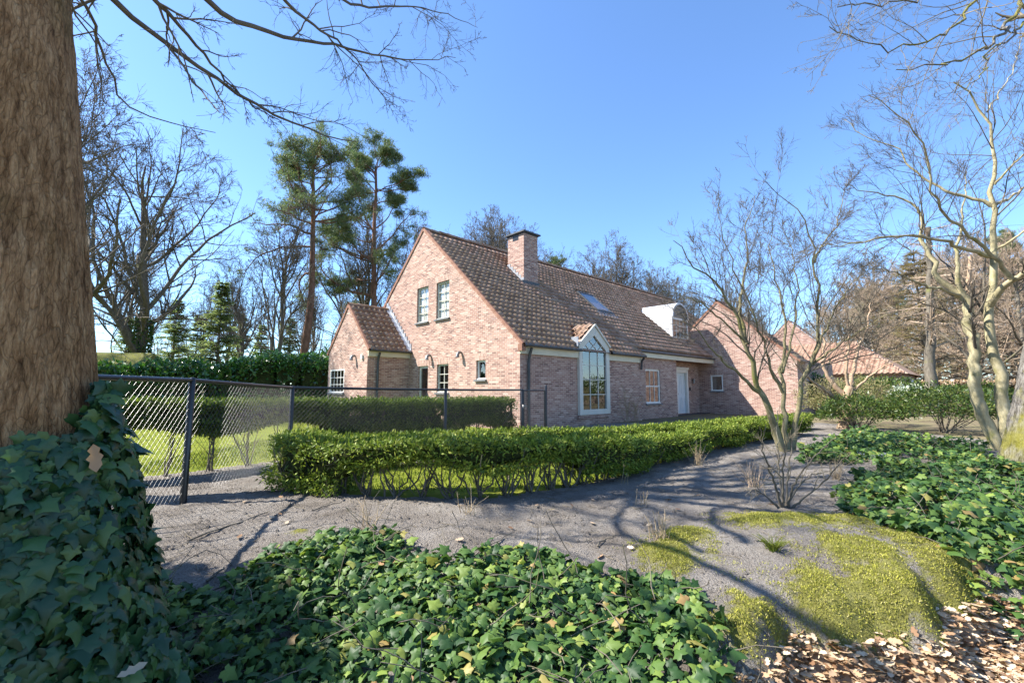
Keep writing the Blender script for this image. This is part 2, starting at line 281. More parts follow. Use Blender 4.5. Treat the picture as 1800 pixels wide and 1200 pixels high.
# ------------------------------------------------------------------ ground
def sstep(a, b, x): u = np.clip((np.asarray(x, float) - a) / (b - a), 0, 1); return u * u * (3 - 2 * u)
def wav(x, y, s, seed):
    g = np.random.default_rng(seed); v = 0
    for k in range(6):
        a = g.random() * 6.283; f = s * (1.6 ** (k % 3)) * (.7 + .6 * g.random()); v = v + np.sin(f * (x * np.cos(a) + y * np.sin(a)) + g.random() * 6.283) / (1 + k % 3)
    return v / 3.
def bank(x): return np.where(x < 4, 2.28 + .3 * (x - 1), 3.18 + .6 * (x - 4)) + .1 * np.sin(5.1 * x) + .05 * np.sin(13 * x + 1)
def gh(x, y):
    x = np.asarray(x, float); y = np.asarray(y, float)
    h = .1 * np.exp(-((y - 4.4) / 1.6) ** 2) * sstep(7, 3, np.abs(x))
    e = bank(x); ds = sstep(e + .22, e - .2, y); dg = sstep(3.4, 1.3, y); sx = sstep(.5, 1.2, x)
    h = h - (.3 + h) * (ds * sx + dg * (1 - sx))
    h = h + .1 * np.exp(-((x - 2.25) / 1.1) ** 2 - ((y - 3.35) / .65) ** 2) * (1 - ds * sx)
    near = np.exp(-(np.hypot(x, y - 4) / 9) ** 2)
    return h + near * (.018 * wav(x, y, 3., 3) + .008 * wav(x, y, 11., 4))
FRONT = [(-2.75, 6.5), (-2.72, 5.8), (-2.4, 5.25), (-1.7, 4.98), (-.8, 4.87), (.1, 5.0), (.95, 5.8), (1.8, 7.0), (3.7, 9.1), (5.6, 10.9), (8.0, 12.8)]
BACK = [(-2.75, 6.5), (-2.3, 7.2), (-1.2, 7.75), (.6, 8.15), (1.8, 8.75), (3.2, 10.0), (5.2, 11.6), (9.4, 14.7)]
def path(pts, step):
    p = np.array(pts, float)
    for _ in range(2):
        q = np.empty((2 * len(p) - 2, 2)); q[0::2] = p[:-1] * .75 + p[1:] * .25; q[1::2] = p[:-1] * .25 + p[1:] * .75; p = np.vstack([p[:1], q, p[-1:]])
    d = np.r_[0, np.cumsum(np.hypot(*np.diff(p, axis=0).T))]; u = np.arange(0, d[-1], step)
    return np.stack([np.interp(u, d, p[:, 0]), np.interp(u, d, p[:, 1])], 1)
def inpoly(x, y, poly):
    r = np.zeros(np.shape(x), bool); p = np.array(poly)
    for (x0, y0), (x1, y1) in zip(p, np.roll(p, -1, 0)):
        c = ((y0 > y) != (y1 > y)) & (x < (x1 - x0) * (y - y0) / (y1 - y0 + 1e-12) + x0); r ^= c
    return r
BED = np.vstack([path(FRONT, .2), path(BACK, .2)[::-1]])
def lawnside(x, y): return (x - 0) * -.79 + (y - 12.9) * .61
MOSS = [(1.02, 3.3, .32), (1.25, 3.55, .25), (2.05, 3.85, .4), (2.5, 3.75, .35), (2.75, 3.4, .3), (2.3, 3.1, .42), (2.75, 3.0, .35), (1.75, 2.75, .38), (1.35, 2.6, .25), (2.9, 3.9, .4), (1.5, 2.35, .3), (2.2, 2.75, .38), (2.7, 2.85, .3), (3.2, 3.2, .3), (1.15, 2.45, .22), (1.35, 3.6, .14), (-1.7, 3.75, .12)]
def mossf(x, y):
    v = -1.
    for mx, my, mr in MOSS: v = np.maximum(v, 1 - np.hypot(x - mx, (y - my) * 1.1) / mr)
    return v + .42 * wav(x, y, 7., 9) + .3 * wav(x, y, 21., 10) + .16 * wav(x, y, 55., 12) - .12
def axis_(a, b, st, far0, far1):
    c = np.arange(a, b, st); g = st * 1.14 ** np.arange(1, 75); hi = c[-1] + np.cumsum(g); lo = c[0] - np.cumsum(g)
    return np.concatenate([lo[lo > far0][::-1], c, hi[hi < far1]])
gx, gy = axis_(-5.2, 6.4, .05, -700, 700), axis_(.8, 9.4, .05, -120, 900)
X, Yg = np.meshgrid(gx, gy); Z = gh(X, Yg); jit = ((np.abs(X) < 6.5) & (Yg > .8) & (Yg < 9.4)); Z = Z + jit * rng.normal(size=Z.shape) * .006 + jit * .035 * sstep(.05, .6, mossf(X, Yg)) * (Yg > bank(X) - .1)
GV = np.stack([X, Yg, Z], -1).reshape(-1, 3); nx_ = len(gx); ii = np.arange(len(gy) - 1)[:, None] * nx_ + np.arange(nx_ - 1)[None]
GQ = np.stack([ii, ii + 1, ii + nx_ + 1, ii + nx_], -1).reshape(-1, 4); C_ = GV[GQ].mean(1); cx, cy = C_[:, 0], C_[:, 1]
bed = inpoly(cx, cy, BED); law = (lawnside(cx, cy) > .15) & (cy < 46) & (cx < 14) & (cy > 2)
lit = (cy < bank(cx) - .02) & (cx > .75) & (cy > -.5); mos = (mossf(cx, cy) > .12) & ~lit & (cy > 1.5) & (cx > -3)
soil = (np.abs(cx - 1) < 10.5) & (cy < 17) & (cy > -1)
lab = np.full(len(cx), 4); lab[soil] = 0; lab[law | bed] = 1; lab[lit] = 3
for k, (nm, mt) in enumerate([('soil_bed', M_soil), ('lawn', M_lawn), ('moss_bank', None), ('leaf_litter_floor', M_litter), ('woodland_ground', M_floor)]):
    if mt is None: continue
    q = GQ[lab == k]; u, inv = np.unique(q, return_inverse=True); so_ = obj(nm, mesh_np(nm, GV[u], [inv.reshape(-1, 4)]), mt, None, True, kind='structure')
    if k == 0: at_ = so_.data.attributes.new('moss', 'FLOAT', 'POINT'); at_.data.foreach_set('value', (sstep(-.35, .7, mossf(GV[u][:, 0], GV[u][:, 1])) * (np.abs(GV[u][:, 0] - 1) < 4.5)).astype(np.float32))

# ------------------------------------------------------------------ the house
HX, HY, HA = .238, 13.806, R(43.8)
house = empty('brick_house', (HX, HY, 0), HA, label='pinkish brick house with steep brown tiled roof, brick chimney and tall pointed window', category='house')
def hw(x, y, z=0): c, s = math.cos(HA), math.sin(HA); return np.array([HX + c * x - s * y, HY + s * x + c * y, z])
def PG(c): return lambda u, w, z: (c - w, u, z)        # wall facing local -X, u along Y
def PF(c): return lambda u, w, z: (u, c - w, z)        # wall facing local -Y, u along X
def wall(name, P, us, ops, zb, top, parent, depth=.13):
    mb = MB(); us = sorted(set(us) | {o_[0] for o_ in ops} | {o_[1] for o_ in ops})
    q = lambda pts: mb.poly([P(*p) for p in pts], [(p[0], p[2]) for p in pts])
    for a, c in zip(us[:-1], us[1:]):
        z = zb
        for o_ in sorted([o_ for o_ in ops if o_[0] < (a + c) / 2 < o_[1]], key=lambda o_: o_[2]):
            if o_[2] > z + 1e-4: q([(a, 0, z), (c, 0, z), (c, 0, o_[2]), (a, 0, o_[2])])
            z = o_[3]
        q([(a, 0, z), (c, 0, z), (c, 0, top(c)), (a, 0, top(a))])
    for u0, u1, z0, z1 in ops:
        r = lambda pts, uv: mb.poly([P(*p) for p in pts], uv)
        for u in (u0, u1): r([(u, 0, z0), (u, -depth, z0), (u, -depth, z1), (u, 0, z1)], [(0, z0), (depth, z0), (depth, z1), (0, z1)])
        for z in (z0, z1): r([(u0, 0, z), (u1, 0, z), (u1, -depth, z), (u0, -depth, z)], [(u0, z), (u1, z), (u1, z + depth), (u0, z + depth)])
    return mb.obj(name, M_brick, parent)
def ubox(mb, P, u0, u1, w0, w1, z0, z1):
    c = [P(u, w_, z) for z in (z0, z1) for w_ in (w0, w1) for u in (u0, u1)]
    for f in ((0, 2, 3, 1), (4, 5, 7, 6), (0, 1, 5, 4), (2, 6, 7, 3), (0, 4, 6, 2), (1, 3, 7, 5)): mb.poly([c[i] for i in f])
def lintel(P, u0, u1, z, h, parent):
    mb = MB(); pts = [(u0, .004, z), (u1, .004, z), (u1, .004, z + h), (u0, .004, z + h)]
    mb.poly([P(*p) for p in pts], [(p[2] + 7.31, p[0]) for p in pts]); pts = [(u0, .004, z), (u1, .004, z), (u1, -.1, z), (u0, -.1, z)]
    mb.poly([P(*p) for p in pts], [(p[1], p[0]) for p in pts]); mb.obj('lintel', M_brick, parent)
def window(parent, P, u0, u1, z0, z1, cols, rows, M=M_white, fw=.06, wd=-.1, sill=True, curtain=False, name='window', sash=None, mw=.022):
    mb = MB(); d0, d1 = wd - .03, wd + .03
    ubox(mb, P, u0, u0 + fw, d0, d1, z0, z1); ubox(mb, P, u1 - fw, u1, d0, d1, z0, z1); ubox(mb, P, u0 + fw, u1 - fw, d0, d1, z0, z0 + fw); ubox(mb, P, u0 + fw, u1 - fw, d0, d1, z1 - fw, z1)
    us = np.linspace(u0 + fw, u1 - fw, cols + 1); zs = np.linspace(z0 + fw, z1 - fw, rows + 1)
    for u in us[1:-1]: ubox(mb, P, u - mw / 2, u + mw / 2, wd - .012, wd + .018, z0 + fw, z1 - fw)
    for k, z in enumerate(zs[1:-1]):
        m_ = .05 if sash is not None and k == sash else mw; ubox(mb, P, u0 + fw, u1 - fw, wd - .014, wd + (.035 if m_ > mw else .02), z - m_ / 2, z + m_ / 2)
    wo = mb.obj(name, M, parent)
    for i in range(cols):
        for j in range(rows):
            g = MB(); g.poly([P(us[i], wd, zs[j]), P(us[i + 1], wd, zs[j]), P(us[i + 1], wd, zs[j + 1]), P(us[i], wd, zs[j + 1])]); g.obj('pane', M_glass, wo)
    if sill:
        s = MB(); ubox(s, P, u0 - .06, u1 + .06, -.12, .07, z0 - .06, z0 - .005); s.obj('sill', M_sill, wo)
        s = MB(); ubox(s, P, u0 + .01, u1 - .01, wd + .031, wd + .08, z0 + .001, z0 + .035); s.obj('sill_board', M, wo)
    if curtain:
        s = MB(); ubox(s, P, u0 + .03, u1 - .03, wd - .06, wd - .045, z0, z1); s.obj('curtain', M_curtain, wo)
    return wo
EZ, RY, RZ, K = 2.70, 5.48, 7.65, 4.95 / 5.48; LX = 20.8
topg = lambda y: min(EZ + K * y, EZ + K * (2 * RY - y)) - .03
# main gable
gops = [(5.05, 5.86, 3.86, 5.27), (3.68, 4.5, 3.86, 5.27), (4.98, 5.66, .05, 2.14), (3.66, 4.39, 1.12, 2.16), (1.6, 2.08, 1.56, 2.2)]
wall('wall', PG(0), [0, RY, 2 * RY], gops, 0, topg, house)
for (a, c, z0, z1), (nc, nr), cu in zip(gops, [(2, 4), (2, 4), (1, 1), (2, 3), (1, 1)], [True, True, False, False, False]):
    if z0 < .5:
        dr = window(house, PG(0), a, c, z0, z1, 1, 1, M_greypaint, .09, sill=False, name='side_door')
        h = MB(); ubox(h, PG(0), a + .1, a + .14, -.08, -.03, 1.02, 1.14); h.obj('handle', M_zinc, dr)
    else: window(house, PG(0), a, c, z0, z1, nc, nr, M_greypaint if nc > 1 else M_white, .055, curtain=cu)
    lintel(PG(0), a - .08, c + .08, z1, .22, house)
def wall_lamp(P, u, z):
    a = Acc(); pts = np.array([P(u, .02, z + .06), P(u, .1, z + .05), P(u, .16, z - .0), P(u, .17, z - .12)]); a.tube(pts, [.04, .055, .06, .075], 10); a.obj('wall_lamp', M_lamp, house)
wall_lamp(PG(0), 4.82, 2.47); wall_lamp(PG(0), 2.91, 2.47)
# front walls
fo = [(2.83, 4.57, .36, 2.6)]
wall('wall', PF(0), [0, 6.95], fo, 0, lambda u: EZ + .0, house)
mb = MB(); mb.poly([(6.95, 0, 0), (6.95, .3, 0), (6.95, .3, 2.9), (6.95, 0, 2.7)]); mb.obj('wall', M_brick, house)
mb = MB(); mb.poly([(10.66, .3, 0), (10.66, 1., 0), (10.66, 1., 2.97), (10.66, .3, 2.97)]); mb.obj('wall', M_brick, house); mb = MB()
mb.poly([(LX, 0, 0), (LX, 2 * RY, 0), (LX, 2 * RY, EZ), (LX, RY, RZ - .1), (LX, 1, EZ)]); mb.obj('wall', M_brick, house); mb = MB(); mb.poly([(0, 2 * RY, 0), (LX, 2 * RY, 0), (LX, 2 * RY, EZ), (0, 2 * RY, EZ)]); mb.obj('wall', M_brick, house)
so = [(7.84, 9.1, .64, 2.12)]
wall('wall', PF(.3), [6.95, 10.66], so, 0, lambda u: 2.97, house)
window(house, PF(.3), *so[0], 3, 2, M_white, .075, wd=-.07, sash=0); lintel(PF(.3), 7.76, 9.18, 2.12, .22, house)
wall('wall', PF(1.), [10.66, LX], [(11.95, 13.2, .05, 2.27)], 0, lambda u: 2.9, house)
# front door
dm = MB(); P = PF(1.)
for a in ((11.95, 12.07, -.05, .05, .05, 2.27), (13.05, 13.2, -.05, .06, .05, 2.27), (12.07, 13.05, -.05, .05, 2.1, 2.27), (11.9, 13.25, -.02, .1, 2.271, 2.37)): ubox(dm, P, *a)
df = dm.obj('door_frame', M_white, house)
dl = MB(); ubox(dl, P, 12.07, 13.05, -.11, -.06, .05, 2.1)
for z0, z1 in ((.2, .85), (1.05, 1.95)):
    for u0, u1 in ((12.17, 12.5), (12.62, 12.95)):
        for q in ((u0, u1, z0, z0 + .03), (u0, u1, z1 - .03, z1), (u0, u0 + .03, z0 + .03, z1 - .03), (u1 - .03, u1, z0 + .03, z1 - .03)): ubox(dl, P, q[0], q[1], -.06, -.045, q[2], q[3])
do = dl.obj('front_door', M_door, house); s = MB(); ubox(s, P, 12.12, 12.2, -.06, 0., .98, 1.06); s.obj('handle', M_black, do)
s = MB(); ubox(s, P, 13.4, 13.5, .0, .04, 1.2, 1.36); s.obj('intercom', M_black, house)
a = Acc(); a.tube([P(13.75, .0, 1.75), P(13.75, .09, 1.78), P(13.75, .1, 1.72), P(13.75, .1, 1.55)], [.03, .05, .06, .05], 8); a.obj('wall_lamp', M_lamp, house)
s = MB(); s.box(10.66, 14.58, .18, 1., 2.62, 2.66); s.obj('porch_soffit', M_wood, house)
s = MB(); s.box(.35, LX - .3, .45, 2 * RY - .3, -.05, .02); s.obj('inner_floor', M_room, house)
s = MB(); s.box(.4, LX, 3.2, 3.25, .02, 2.6); s.obj('inner_wall', M_room, house)
s = MB(); s.box(1.6, 1.65, 3.3, 7.6, .02, 5.3); s.obj('inner_wall', M_room, house)
# tall pointed window
P = PF(0); bw = MB(); ax, az = 3.71, 3.51
outer = [(2.8, .36), (4.6, .36), (4.6, 2.81), (ax, az), (2.8, 2.81)]; inn = [(2.98, .54), (4.4, .54), (4.4, 2.65), (3.69, 3.17), (2.98, 2.65)]
for i in range(5):
    j = (i + 1) % 5; q = [outer[i], outer[j], inn[j], inn[i]]
    for w_ in (.1,): bw.poly([P(u, w_, z) for u, z in q])
    bw.poly([P(*(outer[i][0], .1, outer[i][1])), P(*(outer[j][0], .1, outer[j][1])), P(*(outer[j][0], -.02, outer[j][1])), P(*(outer[i][0], -.02, outer[i][1]))])
    bw.poly([P(*(inn[i][0], .1, inn[i][1])), P(*(inn[j][0], .1, inn[j][1])), P(*(inn[j][0], .02, inn[j][1])), P(*(inn[i][0], .02, inn[i][1]))])
cs = [3.453, 3.927]; zr = [1.058, 1.585, 2.09]
def mun(p, q): bw.bar(P(p[0], .045, p[1]), P(q[0], .045, q[1]), .028, .03, (0, -1, 0))
for u in cs: mun((u, .54), (u, 2.62))
for z in zr: mun((2.98, z), (4.4, z))
sl = (3.17 - 2.65) / .71
mun((cs[0], 2.62), (cs[0] - .3, 2.62 + .3 * sl)); mun((cs[0], 2.62), (cs[0] + .46, 2.62 + .46 * sl * .98)); mun((cs[1], 2.62), (cs[1] + .3, 2.62 + .3 * sl)); mun((cs[1], 2.62), (cs[1] - .46, 2.62 + .46 * sl * .98))
bwo = bw.obj('pointed_window', M_greypaint, house)
ue = [2.98] + cs + [4.4]; ze = [.54] + zr
for i in range(3):
    for j in range(3):
        g = MB(); g.poly([P(ue[i], .04, ze[j]), P(ue[i + 1], .04, ze[j]), P(ue[i + 1], .04, ze[j + 1]), P(ue[i], .04, ze[j + 1])]); g.obj('pane', M_glass, bwo)
for i, (t0, t1) in enumerate([(2.65, 2.65 + .473 * sl), (2.65 + .473 * sl, 2.65 + .473 * sl), (2.65 + .473 * sl, 2.65)]):
    g = MB(); pts = [(ue[i], 2.09), (ue[i + 1], 2.09), (ue[i + 1], t1)] + ([(3.69, 3.17)] if i == 1 else []) + [(ue[i], t0)]
    g.poly([P(u, .04, z) for u, z in pts]); g.obj('pane', M_glass, bwo)
s = MB(); ubox(s, P, 2.78, 4.62, -.05, .06, .24, .355); s.obj('brick_sill', M_brick, bwo)
# roof: slab, tiles, verge, ridge
TW, TL = .235, .3
u_ = np.array([0, .2, .42, .54, .64, .82, 1.]) * TW; zt = np.array([.0, .03, .06, .055, .012, .0, .002])
tv = [(x, 0, z * 1.15 + .055) for x, z in zip(u_, zt)] + [(x, TL * 1.12, z) for x, z in zip(u_, zt)] + [(x, 0, z - .002) for x, z in zip(u_, zt)]
tf = [(i, i + 1, 8 + i, 7 + i) for i in range(6)] + [(i, 14 + i, 15 + i, i + 1) for i in range(6)]
tile_me = mesh_np('tile', tv, [np.array(tf)]); tile_me.materials.append(M_tile)
TV, TF = np.array(tv), np.array(tf)
def roof_tiles(parent, o, ex, ed, width, length, cond=None, limit=0, mesh=tile_me, tw=TW, tl=TL, mt=M_tile):
    "lays tiles on a slope; the nearest 'limit' become objects, the rest one part"
    o, ex, ed = (np.array(v, float) for v in (o, ex, ed)); ed /= np.linalg.norm(ed); en = np.cross(ex, ed); nc, nr = int(width / tw), int(length / tl); L = []
    for i in range(nc):
        for j in range(nr):
            p = o + ex * i * tw + ed * j * tl
            if cond is None or cond(p): L.append(p)
    L = np.array(L); camp = np.array([0, 0, HC]); c, s_ = math.cos(HA), math.sin(HA)
    wx = HX + c * L[:, 0] - s_ * L[:, 1]; wy = HY + s_ * L[:, 0] + c * L[:, 1]; od = np.argsort(np.hypot(wx, wy)); rest = Acc()
    for k, i in enumerate(od):
        j1, j2, j3 = rng.normal(size=3) * (.012, .012, .004)
        B = np.stack([ex + en * j1, ed + en * j2, en], 1); p = L[i] + en * (.02 + j3)
        if k < limit:
            m4 = Matrix([[*B[0], p[0]], [*B[1], p[1]], [*B[2], p[2]], [0, 0, 0, 1]]); ob = obj('tile', mesh, None, parent); ob.matrix_local = m4
        else: rest.add(TV @ B.T + p, TF)
    if rest.V: rest.obj('tile_field', mt, parent, smooth=False, kind='stuff')
rb = MB(); th = .06; s2 = math.hypot(1, K)
rb.poly([(0, -.14, EZ - .14 * K), (7.0, -.14, EZ - .14 * K), (7.0, RY, RZ), (0, RY, RZ)]); rb.poly([(7.0, .14, EZ + .14 * K), (LX, .14, EZ + .14 * K), (LX, RY, RZ), (7.0, RY, RZ)])
rb.poly([(0, 2 * RY + .15, EZ - .15 * K), (LX, 2 * RY + .15, EZ - .15 * K), (LX, RY, RZ), (0, RY, RZ)])
roof = rb.obj('roof', M_tile, house)
CHX, CHY = (3.36, 4.2), (3.14, 4.1)
def cut(p):
    x, y, z = p
    if CHX[0] - .16 < x < CHX[1] + .03 and CHY[0] - .18 < y < CHY[1] + .1: return False
    if 12.1 < x < 14.0 and 1.2 < y < 3.0: return False
    if 2.6 < x < 4.6 and y < .85 and y < .85 * (1 - abs(x + .1 - ax) / .98): return False
    if 7.05 < x < 8.15 and 2.3 < y < 3.42: return False
    if x > 6.95 and y < .1: return False
    return True
roof_tiles(roof, (.02, -.18, EZ - .18 * K), (1, 0, 0), (0, 1, K), LX - .02, RY * s2 + .1, cut, 300)
def ridge(parent, p, q, n, mt=M_verge, r=.11, dz=.0):
    p, q = np.array(p, float), np.array(q, float); d = (q - p) / n; a = np.linspace(-.15, math.pi + .15, 8); L = np.linalg.norm(d); dd = d / L; sd = np.array([-dd[1], dd[0], 0])
    V = np.array([sd * math.cos(t_) * rr + np.array([0, 0, math.sin(t_) * rr]) + dd * l_ for l_, rr in ((0, r * 1.1), (L * 1.06, r * .95)) for t_ in a])
    F = np.array([(i, i + 1, 9 + i, 8 + i) for i in range(7)]); me = mesh_np('ridge_tile', V, [F]); me.materials.append(mt)
    for k in range(n): ob = obj('ridge_tile', me, None, parent); ob.location = p + d * k + np.array([0, 0, dz + rng.normal() * .006]); ob.rotation_euler = (0, 0, rng.normal() * .012)
ridge(roof, (-.02, RY, RZ - .01), (LX, RY, RZ - .01), 54, M_tile)
def verge(parent, p, q, n, out, wd=.16):
    p, q = np.array(p, float), np.array(q, float); d = q - p; L = np.linalg.norm(d) / n; d /= np.linalg.norm(d); out = np.array(out, float); nn = np.cross(out, d); nn = nn if nn[2] > 0 else -nn
    mb = MB(); A = [out * .035 - nn * .05, out * .035 + nn * .065, -out * wd + nn * .067, -out * wd + nn * .03, out * .0 - nn * .05]
    mb.prism(A, d * 0, d * (L - .008)); me = mb.mesh('verge_tile'); me.materials.append(M_verge)
    for k in range(n): ob = obj('verge_tile', me, None, parent); ob.location = p + d * L * k + nn * rng.normal() * .004
verge(roof, (0, -.12, EZ - .12 * K), (0, RY, RZ), 22, (-1, 0, 0)); verge(roof, (0, 2 * RY + .1, EZ - .1 * K), (0, RY, RZ), 22, (-1, 0, 0))
s = MB(); ubox(s, PG(0), -.16, .02, -.1, .07, EZ - .3, EZ - .1); s.obj('kneeler', M_verge, roof)
def gutter(parent, p, q, mt=M_zinc, r=.065):
    a = Acc(); a.tube([p, q], r, 10); return a.obj('gutter', mt, parent)
for a_, c_, y_, z_ in ((.0, 2.78, -.2, EZ - .12), (4.62, 7.05, -.2, EZ - .12), (7.0, 14.5, .1, EZ + .14)): gutter(house, (a_, y_, z_), (c_, y_, z_), r=.055)
s = MB(); s.box(.0, 2.795, -.075, -.003, EZ - .38, EZ - .13); s.obj('fascia', M_cream, house); s = MB(); s.box(4.605, 6.95, -.075, -.003, EZ - .38, EZ - .13); s.obj('fascia', M_cream, house)
s = MB(); s.box(6.96, 14.57, .15, .297, EZ - .1, EZ + .12); s.obj('fascia', M_cream, house)
def pipe(pts, name='downpipe', r=.045):
    a = Acc(); Q, rr = resample(pts, 24, r, r); a.tube(Q, rr, 9); a.obj(name, M_zinc, house)
pipe([(.32, -.2, 2.5), (.32, -.16, 2.4), (.32, -.08, 2.25), (.32, -.07, 2.0), (.32, -.07, 1.), (.32, -.07, .02)]); pipe([(6.88, -.22, 2.5), (6.88, -.12, 2.4), (6.9, -.08, 2.2), (6.9, -.07, 2.05)])
# chimney
cb = MB(); x0, x1, y0, y1 = *CHX, *CHY; ztop = 7.78
for P_, a, c in ((PG(x0), y0, y1), (PF(y0), x0, x1), (lambda u, w_, z: (x1 + w_, u, z), y0, y1), (lambda u, w_, z: (u, y1 + w_, z), x0, x1)):
    pts = [(a, 0, 5.2), (c, 0, 5.2), (c, 0, ztop), (a, 0, ztop)]; cb.poly([P_(*p) for p in pts], [(p[0], p[2]) for p in pts])
ch = cb.obj('chimney', M_brick, house)
s = MB(); s.box(x0 - .1, x1 + .1, y0 - .1, y1 + .1, ztop, ztop + .06); s.box(x0 - .02, x1 + .02, y0 - .02, y1 + .02, ztop - .05, ztop - .001); s.obj('cap', M_zinc, ch)
s = MB(); s.box(x0 - .006, x0 + .05, 3.45, 3.8, ztop - .27, ztop - .06); s.obj('flue_opening', M_black, ch)
s = MB(); s.box(x0 - .1, x1 + .1, y0 - .02, y0 - .004, 5.5, 5.72); s.poly([(x0 - .1, y0 - .02, 5.6), (x1 + .1, y0 - .02, 5.6), (x1 + .12, y0 - .24, EZ + (y0 - .24) * K + .09), (x0 - .12, y0 - .24, EZ + (y0 - .24) * K + .09)]); s.obj('flashing', M_zinc, ch)
s = MB(); zz = lambda y: EZ + y * K
for k in range(6):
    a, c = y0 + k * .16, y0 + (k + 1) * .16; s.box(x0 - .012 - .001 * k, x0 - .004, a, c + .02, zz(a) - .05, zz(c) + .16)
s.poly([(x0 - .01, y0, zz(y0) + .07), (x0 - .01, y1, zz(y1) + .07), (x0 - .16, y1, zz(y1) + .06), (x0 - .16, y0, zz(y0) + .06)]); s.obj('flashing', M_lead, ch)
# skylight
sk = MB(); pr = lambda x, y, h: np.array([x, y, zz(y)]) + h * np.array([0, -K, 1]) / s2
X0, X1, Y0, Y1 = 7.12, 8.35, 2.22, 3.42
for a in ((X0, X1, Y0, Y0 + .07), (X0, X1, Y1 - .07, Y1), (X0, X0 + .07, Y0 + .07, Y1 - .07), (X1 - .07, X1, Y0 + .07, Y1 - .07)):
    sk.prism([pr(a[0], a[2], 0), pr(a[1], a[2], 0), pr(a[1], a[3], 0), pr(a[0], a[3], 0)], pr(0, 0, .02) - pr(0, 0, 0), pr(0, 0, .13) - pr(0, 0, 0))
sko = sk.obj('skylight', M_zinc, roof); g = MB(); g.poly([pr(X0 + .07, Y0 + .07, .11), pr(X1 - .07, Y0 + .07, .11), pr(X1 - .07, Y1 - .07, .11), pr(X0 + .07, Y1 - .07, .11)]); g.obj('pane', M_glass, sko)
s = MB(); s.poly([pr(X0 - .1, Y0 - .22, .085), pr(X1 + .1, Y0 - .22, .085), pr(X1 + .1, Y0, .09), pr(X0 - .1, Y0, .09)]); s.obj('apron', M_lead, sko)
# roof of the pointed window
pk = MB(); yb = (az - EZ) / K
for sg, xe in ((-1, 2.74), (1, 4.66)):
    pk.poly([(ax, -.14, az + .06), (xe, -.14, 2.79), (xe, .12, 2.81), (ax, yb + .1, az + .06)])
pko = pk.obj('window_gable_roof', M_tile, roof)
vd = np.array([ax - 2.74, 0, az + .06 - 2.79]); vl = np.linalg.norm(vd); roof_tiles(pko, (2.74, yb + .02, 2.8), (0, -1, 0), vd, yb + .2, vl, lambda p: p[1] < .1 + (p[0] - 2.74) * .9 + .1, 40)
s = MB(); s.bar((ax, -.13, az + .045), (2.76, -.13, 2.79), .06, .04, (0, 1, 0)); s.bar((ax, -.13, az + .045), (4.64, -.13, 2.79), .06, .04, (0, 1, 0)); s.obj('bargeboard', M_greypaint, pko)
s = MB(); s.box(2.7, 2.735, -.12, .35, 2.72, 3.05); s.obj('flashing', M_lead, pko)
# dormer with a barrel roof
DX0, DX1, DY = 12.24, 14.05, 1.26; dmx = (DX0 + DX1) / 2; rr_ = (DX1 - DX0) / 2; a = np.linspace(math.pi, 0, 17); arc = [(dmx + rr_ * math.cos(t_), 4.98 + .82 * math.sin(t_)) for t_ in a]
dv = MB(); yr = lambda z: (z - EZ) / K
for (xa, za), (xb, zb_) in zip(arc[:-1], arc[1:]): dv.poly([(xa, DY - .08, za), (xb, DY - .08, zb_), (xb, yr(zb_) + .1, zb_), (xa, yr(za) + .1, za)])
for x in (DX0, DX1): dv.poly([(x, DY, 3.75), (x, DY, 4.98), (x, yr(4.98) + .1, 4.98)])
dvo = dv.obj('dormer', M_whitezinc, roof)
s = MB(); s.poly([(x, DY - .0, z) for x, z in arc][::-1] + [(DX0, DY, 4.9), (DX1, DY, 4.9)]); s.obj('arch_panel', M_sill, dvo)
s = MB()
for i in range(16):
    (xa, za), (xb, zb_) = arc[i], arc[i + 1]; k = .88; s.poly([(xa, DY - .09, za), (xb, DY - .09, zb_), (dmx + (xb - dmx) * k, DY - .09, 4.98 + (zb_ - 4.98) * k), (dmx + (xa - dmx) * k, DY - .09, 4.98 + (za - 4.98) * k)])
s.obj('arch_trim', M_whitezinc, dvo)
window(dvo, PF(DY), DX0, DX1, 3.86, 4.98, 4, 3, M_white, .1, wd=.0, sill=False)
s = MB(); s.poly([(DX0 - .1, DY - .02, 3.86), (DX1 + .1, DY - .02, 3.86), (DX1 + .1, DY - .25, zz(DY - .25) + .09), (DX0 - .1, DY - .25, zz(DY - .25) + .09)]); s.obj('flashing', M_zinc, dvo)
# annex
AX, AY0, AY1, AE, AR = -1.79, 6.36, 10.0, 2.85, 4.69; ka = (AR - AE) / ((AY1 - AY0) / 2); am = (AY0 + AY1) / 2
ao = [(8.36, 9.78, 1.1, 2.08)]
wall('wall', PG(AX), [AY0, am, AY1], ao, 0, lambda y: min(AE + ka * (y - AY0), AE + ka * (AY1 - y)) - .03, house)
window(house, PG(AX), *ao[0], 4, 3, M_white, .06, wd=-.03); lintel(PG(AX), 8.3, 9.98, 2.08, .22, house)
mb = MB(); mb.poly([(AX, AY0, 0), (0, AY0, 0), (0, AY0, AE), (AX, AY0, AE)]); mb.obj('wall', M_brick, house); mb = MB(); mb.poly([(AX, AY1, 0), (0, AY1, 0), (0, AY1, AE), (AX, AY1, AE)]); mb.obj('wall', M_brick, house)
rb = MB(); rb.poly([(AX, AY0 - .12, AE - .12 * ka), (0, AY0 - .12, AE - .12 * ka), (0, am, AR), (AX, am, AR)]); rb.poly([(AX, AY1 + .12, AE - .12 * ka), (0, AY1 + .12, AE - .12 * ka), (0, am, AR), (AX, am, AR)])
aroof = rb.obj('annex_roof', M_tile, house); roof_tiles(aroof, (AX + .02, AY0 - .16, AE - .16 * ka), (1, 0, 0), (0, 1, ka), -AX - .02, (am - AY0) * math.hypot(1, ka) + .2, None, 300)
